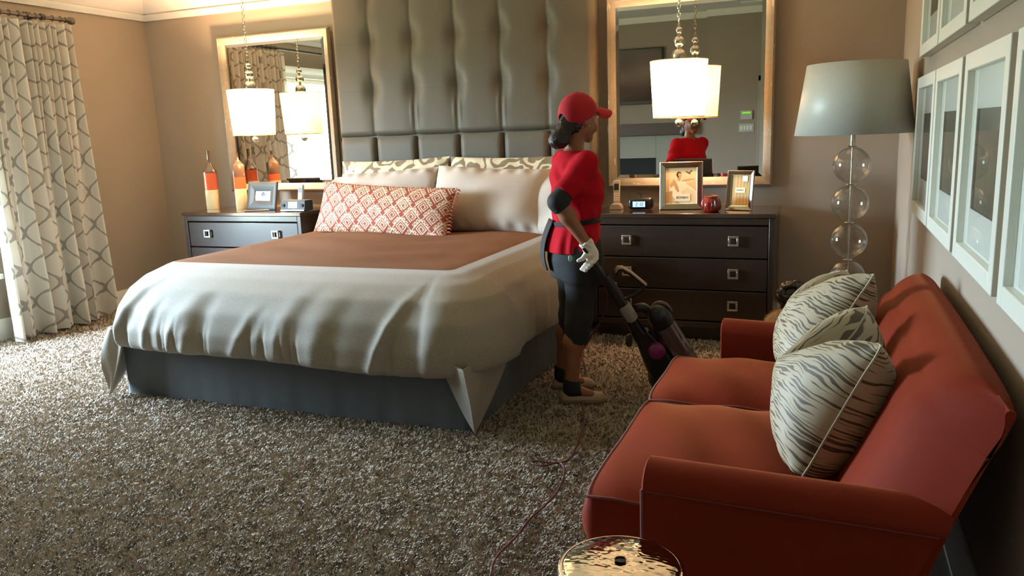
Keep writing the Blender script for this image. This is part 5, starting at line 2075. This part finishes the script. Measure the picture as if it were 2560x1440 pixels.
MB().sphere((0, 0, 0), 0.010, 12, (0.7, 0.4, 1.5)).xf(Matrix.Translation(tuple(va(1.0, 0.02, 0) + np.array((0, -0.085, 0))))).build('foot_pedal', plain('silver_button', '#c9c2ba'), vac)
# flex: down from the handle, round the woman's shoe and over the carpet
CORD = plain('plum_power_cord', '#57202c', 0.5)


def to_loc(p):
    d = np.array(p) - np.array(PO)
    c, s = math.cos(PA), math.sin(PA)
    return np.array((c * d[0] + s * d[1], -s * d[0] + c * d[1], d[2]))


fl_pts = [(-1.426, 4.66, .03), (-1.284, 4.315, .028), (-1.223, 4.02, .028), (-1.145, 3.771, .026), (-1.056, 3.497, .028), (-1.007, 3.201, .024), (-0.993, 3.067, .028), (-1.023, 2.996, .032), (-1.118, 2.985, .033), (-1.128, 2.958, .033), (-1.071, 2.948, .034), (-1.015, 2.985, .04), (-0.971, 2.924, .033), (-0.945, 2.756, .028), (-0.954, 2.611, .026), (-0.972, 2.506, .024), (-0.968, 2.354, .032), (-0.981, 2.238, .032), (-0.975, 2.161, .032), (-0.955, 2.09, .032), (-0.93, 1.9, .03), (-0.95, 1.6, .03)]
up_pts = [va(0.10, -0.012, -0.02), va(0.22, -0.02, -0.03), np.array((0.15, -0.06, 0.50)), np.array((0.06, 0.06, 0.30)), np.array((-0.01, 0.30, 0.12))]
cpts = up_pts + [to_loc(p) for p in fl_pts]
MB().tube(np.array(cpts), 0.0042, 8, smooth=7).build('power_cord', CORD, vac, angle=180)
# ------------------------------------------------------------------ things on the chests
TOPZ = CH
BOT_BR = plain('brown_glaze', '#5b4334', 0.12, Coat_Weight=0.6)
BOT_OR = plain('orange_glaze', '#cf5a33', 0.12, Coat_Weight=0.6)
BOT_CR = plain('cream_glaze', '#d9c08e', 0.15, Coat_Weight=0.6)


def bottle(label, x, y, h, w, rot, z1, z2, shoulder, neckr):
    r = thing('glazed_bottle', label, 'bottle', (x, y, TOPZ), rot, 'tall glazed bottles on the left chest')
    def sec(z, a):
        return [(a * cx, a * cy, z) for cx, cy in ((-1, -.86), (-.86, -1), (.86, -1), (1, -.86), (1, .86), (.86, 1), (-.86, 1), (-1, .86))]
    def rnd(z, a):
        return [(a * math.cos(t) * 1.0, a * math.sin(t) * 1.0, z) for t in [math.radians(d) for d in (-139, -131, -49, -41, 41, 49, 131, 139)]]
    lo = [sec(0.0, w * 0.96), sec(0.004, w), sec(z1, w * 1.0)]
    mid = [sec(z1, w), sec(z2, w)]
    up = [sec(z2, w), sec(shoulder, w * 0.98)]
    k = (h - shoulder)
    up += [rnd(shoulder + 0.10 * k, w * 1.05), rnd(shoulder + 0.28 * k, w * 0.62), rnd(shoulder + 0.45 * k, neckr * 1.1), rnd(shoulder + 0.8 * k, neckr), rnd(h - 0.006, neckr * 1.05), rnd(h, neckr * 1.15)]
    for nm, S, mt in (('lower_band', lo, BOT_CR), ('middle_band', mid, BOT_OR), ('shoulder_and_neck', up, BOT_BR)):
        A = np.array([s + [s[0]] for s in S])
        m = MB().grid(A)
        if nm == 'lower_band':
            m.add(S[0], [tuple(range(7, -1, -1))])
        if nm == 'shoulder_and_neck':
            m.add(S[-1], [tuple(range(8))])
        m.build(nm, mt, r, angle=50)


bottle('slim square bottle banded brown, orange and cream with pointed shoulders', -5.02, 5.50, 0.508, 0.052, 0.55, 0.17, 0.315, 0.33, 0.014)
bottle('rounder shouldered banded bottle standing beside the left photo frame', -4.735, 5.53, 0.485, 0.050, 0.75, 0.175, 0.275, 0.375, 0.013)


def picture_plane(name, w, h, fn, mat, parent, y=0.0, n=90):
    nu, nv = n, int(n * h / w)
    u = np.linspace(0, 1, nu)
    v = np.linspace(0, 1, nv)
    U, V = np.meshgrid(u, v, indexing='ij')
    A = np.stack([(U - 0.5) * w, np.full_like(U, y), (V - 0.5) * h], -1)
    o = MB().grid(A).build(name, mat, parent, smooth=False)
    color_attr(o, fn(U.ravel(), V.ravel()))
    return o


def blob(U, V, cx, cy, rx, ry, rot=0.0):
    c, s = math.cos(rot), math.sin(rot)
    a, b = U - cx, V - cy
    return ((a * c + b * s) / rx) ** 2 + ((-a * s + b * c) / ry) ** 2 < 1


PRINT = attr_mat('photo_print', 0.35, coat=0.3)


def text(name, body, size, mat, parent, loc, sx=1.0):
    cu = bpy.data.curves.new(name, 'FONT')
    cu.body = body
    cu.size = size
    cu.align_x = 'CENTER'
    cu.align_y = 'CENTER'
    cu.extrude = 0.0002
    t = bpy.data.objects.new(name, cu)
    COL.objects.link(t)
    bpy.context.view_layer.update()
    me = bpy.data.meshes.new_from_object(t)
    bpy.data.objects.remove(t)
    o = bpy.data.objects.new(name, me)
    COL.objects.link(o)
    me.materials.clear()
    me.materials.append(mat)
    o.parent = parent
    o.location = loc
    o.rotation_euler = (math.radians(90), 0, 0)
    o.scale = (sx, 1, 1)
    return o


SILV = plain('antique_silver_frame', '#b9ab98', 0.16, 1.0)
BEAD = plain('silver_beading', '#cbbfae', 0.2, 1.0)
BLKV = plain('black_easel_back', '#17120f', 0.7)
INK = plain('print_ink', '#4a3a28', 0.8)
CARD = plain('cream_card', '#efe0c0', 0.7)


def photo_frame(label, w, h, rail, fn, x, y, rotz, lean, wood=None, beads=True, deep=0.014, group=None):
    r = thing('photo_frame', label, 'photo frame', (x, y, TOPZ), rotz, group)
    t = Matrix.Translation((0, 0, 0.0)) @ Matrix.Rotation(-lean, 4, 'X') @ Matrix.Translation((0, 0, h / 2))
    mt = wood or SILV
    a, b = w / 2, h / 2
    prof = [(0, 0.0), (0, -deep * 0.8), (rail * 0.12, -deep), (rail * 0.5, -deep * 0.75), (rail * 0.88, -deep * 0.55), (rail, -deep * 0.3), (rail, 0.0)]
    for side in 'lrbt':
        G = []
        for q, d in prof:
            if side in 'lr':
                sx = -1 if side == 'l' else 1
                G.append([(sx * (a - q), d, -b + q), (sx * (a - q), d, b - q)])
            else:
                sz = -1 if side == 'b' else 1
                G.append([(-a + q, d, sz * (b - q)), (a - q, d, sz * (b - q))])
        MB().grid(np.array(G)).xf(t).build('frame_rail', mt, r, angle=40)
    if beads:
        m = MB()
        for inset, rad in ((rail * 0.08, 0.0026), (rail * 0.93, 0.0022)):
            xa_, zb_ = a - inset, b - inset
            n1, n2 = int(2 * xa_ / (rad * 2.3)), int(2 * zb_ / (rad * 2.3))
            dd = -deep * (1.05 if inset < rail / 2 else 0.6)
            for k in range(n1):
                for s in (-1, 1):
                    m.sphere((-xa_ + 2 * xa_ * k / n1, dd, s * zb_), rad, 6)
            for k in range(n2):
                for s in (-1, 1):
                    m.sphere((s * xa_, dd, -zb_ + 2 * zb_ * k / n2), rad, 6)
        o = m.xf(t).build('beading', BEAD, r)
        o['kind'] = 'stuff'
    MB().box((-a + 0.004, 0.0, -b + 0.004), (a - 0.004, 0.004, b - 0.004)).xf(t).build('back_board', BLKV, r)
    MB().hexa([(-0.03, 0.004, -b + 0.0), (0.03, 0.004, -b + 0.0), (0.03, 0.075, -b + 0.022), (-0.03, 0.075, -b + 0.022), (-0.02, 0.003, b * 0.4), (0.02, 0.003, b * 0.4), (0.02, 0.008, b * 0.4), (-0.02, 0.008, b * 0.4)]).xf(t).build('easel_leg', BLKV, r)
    pic = picture_plane('photograph', w - 2 * rail, h - 2 * rail, fn, PRINT, r, -0.001)
    pic.matrix_local = t
    return r, pic, t


def lady(U, V):
    base = np.array(lin('#d9b884'))
    col = np.tile(base, (len(U), 1)) * (0.8 + 0.35 * V[:, None])
    def put(mask, hx, k=1.0):
        col[mask] = np.array(lin(hx)) * k
    put(V > 0.55 + 0.25 * np.abs(U - 0.6), '#e2c79a')
    put(blob(U, V, 0.72, 0.86, 0.10, 0.02, -0.5), '#5b4226')
    put(blob(U, V, 0.80, 0.89, 0.07, 0.018, 0.6), '#5b4226')
    put(blob(U, V, 0.62, 0.25, 0.55, 0.28, -0.5), '#efdcb4')
    put(blob(U, V, 0.80, 0.22, 0.35, 0.16, -0.6), '#e3cc9f')
    put(blob(U, V, 0.50, 0.52, 0.17, 0.16, -0.4), '#f0dcb4')
    put(blob(U, V, 0.33, 0.50, 0.055, 0.20, 0.45), '#c8985f')
    put(blob(U, V, 0.22, 0.55, 0.12, 0.05, 0.9), '#c8985f')
    put(blob(U, V, 0.72, 0.66, 0.22, 0.032, 0.12), '#cb9c64')
    put(blob(U, V, 0.43, 0.70, 0.055, 0.07, 0.0), '#c8985f')
    put(blob(U, V, 0.43, 0.81, 0.085, 0.085, 0.2), '#3c2616')
    put(blob(U, V, 0.455, 0.795, 0.055, 0.068, 0.2), '#cfa06a')
    put(blob(U, V, 0.44, 0.785, 0.008, 0.006), '#4a2d18')
    put(blob(U, V, 0.475, 0.785, 0.008, 0.006), '#4a2d18')
    put(blob(U, V, 0.46, 0.752, 0.018, 0.007), '#8c4b30')
    put((U < 0.22) & (V < 0.32 + 0.2 * U), '#b98f58')
    return col


def stripes(U, V):
    k = 0.5 + 0.5 * np.sin(U * 34)
    a, b = np.array(lin('#b3925a')), np.array(lin('#c9aa70'))
    return a * (1 - k[:, None]) + b * k[:, None]


g1, pic, t = photo_frame('large beaded silver photo frame with sepia picture of a reclining woman', 0.29, 0.325, 0.040, lady, -0.925, 5.47, 0.14, 0.13, group='beaded silver frames on the right chest')
MB().box((-0.043, -0.004, -0.105), (0.060, -0.002, -0.058)).xf(t).build('name_card', CARD, g1)
tb_ = text('lettering', 'BOMBAY', 0.021, INK, g1, (0, 0, 0))
tb_.matrix_local = t @ Matrix.Translation((0.008, -0.0046, -0.081)) @ Matrix.Rotation(math.radians(90), 4, 'X')
g2, pic, t = photo_frame('smaller beaded silver photo frame at the right end of the right chest', 0.185, 0.262, 0.030, stripes, -0.535, 5.42, -0.33, 0.14, group='beaded silver frames on the right chest')
MB().box((-0.034, -0.004, -0.015), (0.034, -0.002, 0.018)).xf(t).build('name_card', CARD, g2)
tb_ = text('lettering', 'BOMBAY', 0.013, INK, g2, (0, 0, 0))
tb_.matrix_local = t @ Matrix.Translation((0.0, -0.0046, 0.002)) @ Matrix.Rotation(math.radians(90), 4, 'X')
MB().box((0.012, -0.005, 0.060), (0.048, -0.0035, 0.096)).xf(t).build('price_sticker', plain('white_sticker', '#efe9e2', 0.6), g2)


def snow(U, V):
    col = np.tile(np.array(lin('#e6e4e0')), (len(U), 1))
    def put(mask, hx):
        col[mask] = np.array(lin(hx))
    put(blob(U, V, 0.30, 0.75, 0.3, 0.2), '#f4f3f0')
    put(blob(U, V, 0.50, 0.66, 0.13, 0.20), '#5c6268')
    put(blob(U, V, 0.60, 0.62, 0.09, 0.16), '#6e747a')
    put(blob(U, V, 0.50, 0.84, 0.06, 0.08), '#54504c')
    put((V < 0.22) & (U < 0.45), '#8a8c8e')
    return col


GREYW = plain('grey_green_frame', '#3c3e3b', 0.5)
photo_frame('broad dark grey photo frame with small picture on the left chest', 0.33, 0.235, 0.076, snow, -4.45, 5.44, -0.12, 0.22, wood=GREYW, beads=False, deep=0.022)

# pen lying in front of it
p_ = thing('silver_pen', 'silver pen lying in front of the dark grey photo frame', 'pen', (-4.40, 5.31, TOPZ + 0.007), 0.35)
MB().cyl((-0.10, 0, 0), (0.085, 0, 0), 0.006, n=14).build('barrel', plain('pen_silver', '#c8b8a4', 0.25, 1.0), p_)
MB().cyl((0.085, 0, 0), (0.105, 0, 0), 0.006, 0.002, n=14).build('tip', plain('pen_tip', '#8e8478', 0.3, 1.0), p_)


def handset(label, x, y, rotz, body_hex, group):
    r = thing('cordless_phone', label, 'phone', (x, y, TOPZ), rotz, group)
    B = plain('phone_plastic_' + body_hex[1:], body_hex, 0.3, 0.3)
    CR = MB()
    poly = [(-0.045, 0.0), (0.045, 0.0), (0.042, 0.022), (0.026, 0.042), (-0.026, 0.042), (-0.042, 0.022)]
    CR.prism(poly, -0.045, 0.045, plane='xz').build('cradle', B, r, bevel=0.004)
    M_ = Matrix.Rotation(-0.16, 4, 'X') @ Matrix.Translation((0, 0.0, 0.03))
    hs = MB().box((-0.025, -0.014, 0.0), (0.025, 0.014, 0.175)).xf(M_).build('handset', B, r, bevel=0.008, seg=3)
    MB().box((-0.017, -0.0155, 0.105), (0.017, -0.0135, 0.150)).xf(M_).build('screen', plain('phone_lcd', '#2c2a28', 0.2), hs)
    k0 = None
    for i in range(4):
        for j in range(3):
            MB().box((-0.017 + j * 0.0125, -0.0155, 0.030 + i * 0.015), (-0.0075 + j * 0.0125, -0.0135, 0.040 + i * 0.015)).xf(M_).build('key', plain('phone_key', '#d9cfc0', 0.4), hs)
    return r


handset('silver cordless phone in its cradle beside the alarm clock', -1.385, 5.49, 0.1, '#b7a58e', 'cordless phones on the chests')
handset('white cordless phone standing behind the clock radio on the left chest', -4.115, 5.52, -0.1, '#dcdad4', 'cordless phones on the chests')

# alarm clock with lit display
ac = thing('alarm_clock', 'black rounded alarm clock with lit display reading 2:12', 'clock', (-1.205, 5.47, TOPZ), 0.12)
BC = plain('black_clock_plastic', '#1d1815', 0.25)
MB().box((-0.088, -0.045, 0.004), (0.088, 0.05, 0.088)).build('clock_body', BC, ac, bevel=0.028, seg=4)
LCD = NT('blue_lcd')
LCD.set(Base_Color=lin('#a9c4e6'), Emission_Color=lin('#a8c6f0'), Emission_Strength=1.1)
LCD = LCD.m
MB().box((-0.052, -0.0475, 0.022), (0.034, -0.0455, 0.060)).build('display', LCD, ac, smooth=False)
DIG = plain('lcd_digits', '#1e2836', 0.5)


def seven(ch, x, z, s, parent, y):
    segs = {'2': 'abged', '1': 'bc'}[ch]
    w, h, t = s * 0.5, s, s * 0.11
    R = {'a': (0, w, h - t, h), 'g': (0, w, h / 2 - t / 2, h / 2 + t / 2), 'd': (0, w, 0, t), 'b': (w - t, w, h / 2, h), 'c': (w - t, w, 0, h / 2), 'f': (0, t, h / 2, h), 'e': (0, t, 0, h / 2)}
    m = MB()
    for q in segs:
        a, b, c, d = R[q]
        m.box((x + a, y - 0.0006, z + c), (x + b, y, z + d))
    m.build('digit', DIG, parent, smooth=False)


seven('2', -0.030, 0.030, 0.022, ac, -0.0476)
MB().box((-0.011, -0.0482, 0.036), (-0.009, -0.0476, 0.0385)).box((-0.011, -0.0482, 0.045), (-0.009, -0.0476, 0.0475)).build('colon', DIG, ac, smooth=False)
seven('1', -0.010, 0.030, 0.022, ac, -0.0476)
seven('2', 0.008, 0.030, 0.022, ac, -0.0476)
MB().cyl((0.0, 0.0, 0.085), (0.0, 0.0, 0.112), 0.003, n=10).box((-0.028, -0.010, 0.112), (0.028, 0.010, 0.117)).build('snooze_bar', BC, ac)
for k in range(3):
    MB().cyl((-0.04 + 0.04 * k, 0.02, 0.085), (-0.04 + 0.04 * k, 0.02, 0.091), 0.008, n=14).build('button', BC, ac)

# clock radio on the left chest
cr_ = thing('clock_radio', 'long dark clock radio with pale lit dial beside the bed', 'clock radio', (-4.015, 5.33, TOPZ), -0.05)
CRB = plain('dark_green_plastic', '#1f2320', 0.6)
MB().hexa([(-0.125, -0.05, 0.004), (0.125, -0.05, 0.004), (0.125, 0.06, 0.004), (-0.125, 0.06, 0.004), (-0.125, -0.035, 0.092), (0.125, -0.035, 0.092), (0.125, 0.06, 0.092), (-0.125, 0.06, 0.092)]).build('radio_body', CRB, cr_, bevel=0.006)
LC2 = NT('pale_dial')
LC2.set(Base_Color=lin('#b8dcd8'), Emission_Color=lin('#b8e4e0'), Emission_Strength=0.7)
MB().hexa([(-0.045, -0.0475, 0.030), (0.045, -0.0475, 0.030), (0.045, -0.044, 0.030), (-0.045, -0.044, 0.030), (-0.045, -0.0395, 0.078), (0.045, -0.0395, 0.078), (0.045, -0.036, 0.078), (-0.045, -0.036, 0.078)]).build('dial', LC2.m, cr_, smooth=False)
MB().box((-0.12, -0.056, 0.006), (0.12, -0.048, 0.018)).build('lower_trim', plain('pen_silver', '#c8b8a4'), cr_, bevel=0.002)
for k in range(2):
    MB().cyl((-0.095 + 0.19 * k, -0.052, 0.05), (-0.095 + 0.19 * k, -0.036, 0.052), 0.013, n=18).build('knob', CRB, cr_)

# red jar candle
jr = thing('red_jar', 'small glossy red glass jar between the two silver frames', 'jar', (-0.703, 5.33, TOPZ))
JAR = plain('red_glass_glaze', '#7d1d12', 0.12, Coat_Weight=0.7)
MB().lathe([(0.0, 0.0), (0.046, 0.0), (0.058, 0.012), (0.062, 0.035), (0.060, 0.065), (0.050, 0.085), (0.043, 0.092), (0.043, 0.098), (0.040, 0.098), (0.040, 0.088), (0.0, 0.086)], n=36).build('jar_body', JAR, jr, angle=60)
MB().tube([(0.0455 * math.cos(a), 0.0455 * math.sin(a), 0.100) for a in np.linspace(0, 2 * math.pi, 40, endpoint=False)], 0.0045, 8, closed=True).build('rim', JAR, jr)
for k in range(18):
    a = 2 * math.pi * k / 18
    MB().tube([(r_ * math.cos(a), r_ * math.sin(a), z) for r_, z in ((0.050, 0.006), (0.061, 0.02), (0.0635, 0.04), (0.060, 0.066), (0.050, 0.085))], 0.0022, 6).build('rib', JAR, jr)

# ------------------------------------------------------------------ things behind the sofa, below the floor lamp
FUR = plain('cream_faux_fur', '#d8b48c', 0.9)
pf = thing('fur_pouf', 'cream fluffy pouf half hidden behind the sofa arm by the lamp', 'pouf', (-0.13, 4.12, 0))
MB().lathe([(0.0, 0.0), (0.12, 0.0), (0.15, 0.06), (0.16, 0.2), (0.155, 0.36), (0.13, 0.45), (0.08, 0.49), (0.0, 0.50)], n=40).build('cushion', FUR, pf, angle=180)
n = 9000
aa = RNG.uniform(0, 2 * math.pi, n)
tt = RNG.uniform(0.12, 1, n)
prf = np.array([(0.155, 0.1), (0.16, 0.2), (0.155, 0.36), (0.13, 0.45), (0.08, 0.49), (0.0, 0.50)])
kk = np.linspace(0, 1, len(prf))
rr_ = np.interp(tt, kk, prf[:, 0])
zz = np.interp(tt, kk, prf[:, 1])
nr, nzv = np.clip(1.4 - 1.4 * tt, 0.05, 1), np.clip(tt * 1.4 - 0.3, 0, 1)
ln2 = RNG.uniform(0.012, 0.028, n)
ja = aa + RNG.normal(0, 0.25, n)
b0 = np.stack([rr_ * np.cos(aa), rr_ * np.sin(aa), zz], 1)
tipv = b0 + ln2[:, None] * np.stack([nr * np.cos(ja), nr * np.sin(ja), nzv - 0.25 + RNG.normal(0, 0.2, n)], 1)
tg = np.stack([-np.sin(aa), np.cos(aa), np.zeros(n)], 1) * 0.0014
V = np.stack([b0 - tg, b0 + tg, tipv], 1).reshape(-1, 3)
F = np.arange(3 * n).reshape(-1, 3)
me = bpy.data.meshes.new('fur')
me.from_pydata(V.tolist(), [], F.tolist())
me.materials.append(FUR)
fo = bpy.data.objects.new('fur', me)
COL.objects.link(fo)
fo.parent = pf
fo['kind'] = 'stuff'
kb = thing('braided_ball', 'dark brown glossy braided ball lying on the cream fluffy pouf', 'ornament', (-0.135, 4.14, 0.565))
DK = plain('dark_brown_braid', '#2a1a13', 0.35)
for k in range(7):
    nrm = Vector((math.sin(k * 2.4) * 0.8, math.cos(k * 1.7), math.sin(k * 1.1 + 0.5))).normalized()
    M_ = nrm.to_track_quat('Z', 'Y').to_matrix().to_4x4()
    R_ = 0.064
    pts = [((R_ + 0.004 * math.cos(5 * a)) * math.cos(a), (R_ + 0.004 * math.cos(5 * a)) * math.sin(a), 0.010 * math.sin(4 * a)) for a in np.linspace(0, 2 * math.pi, 48, endpoint=False)]
    MB().tube(pts, [0.0165 + 0.004 * math.sin(9 * a) for a in np.linspace(0, 2 * math.pi, 48, endpoint=False)], 10, closed=True).xf(M_).build('braid_strand', DK, kb, angle=180)
MB().sphere((0, 0, 0), 0.064, 24).build('core', DK, kb)
bpy.context.view_layer.update()
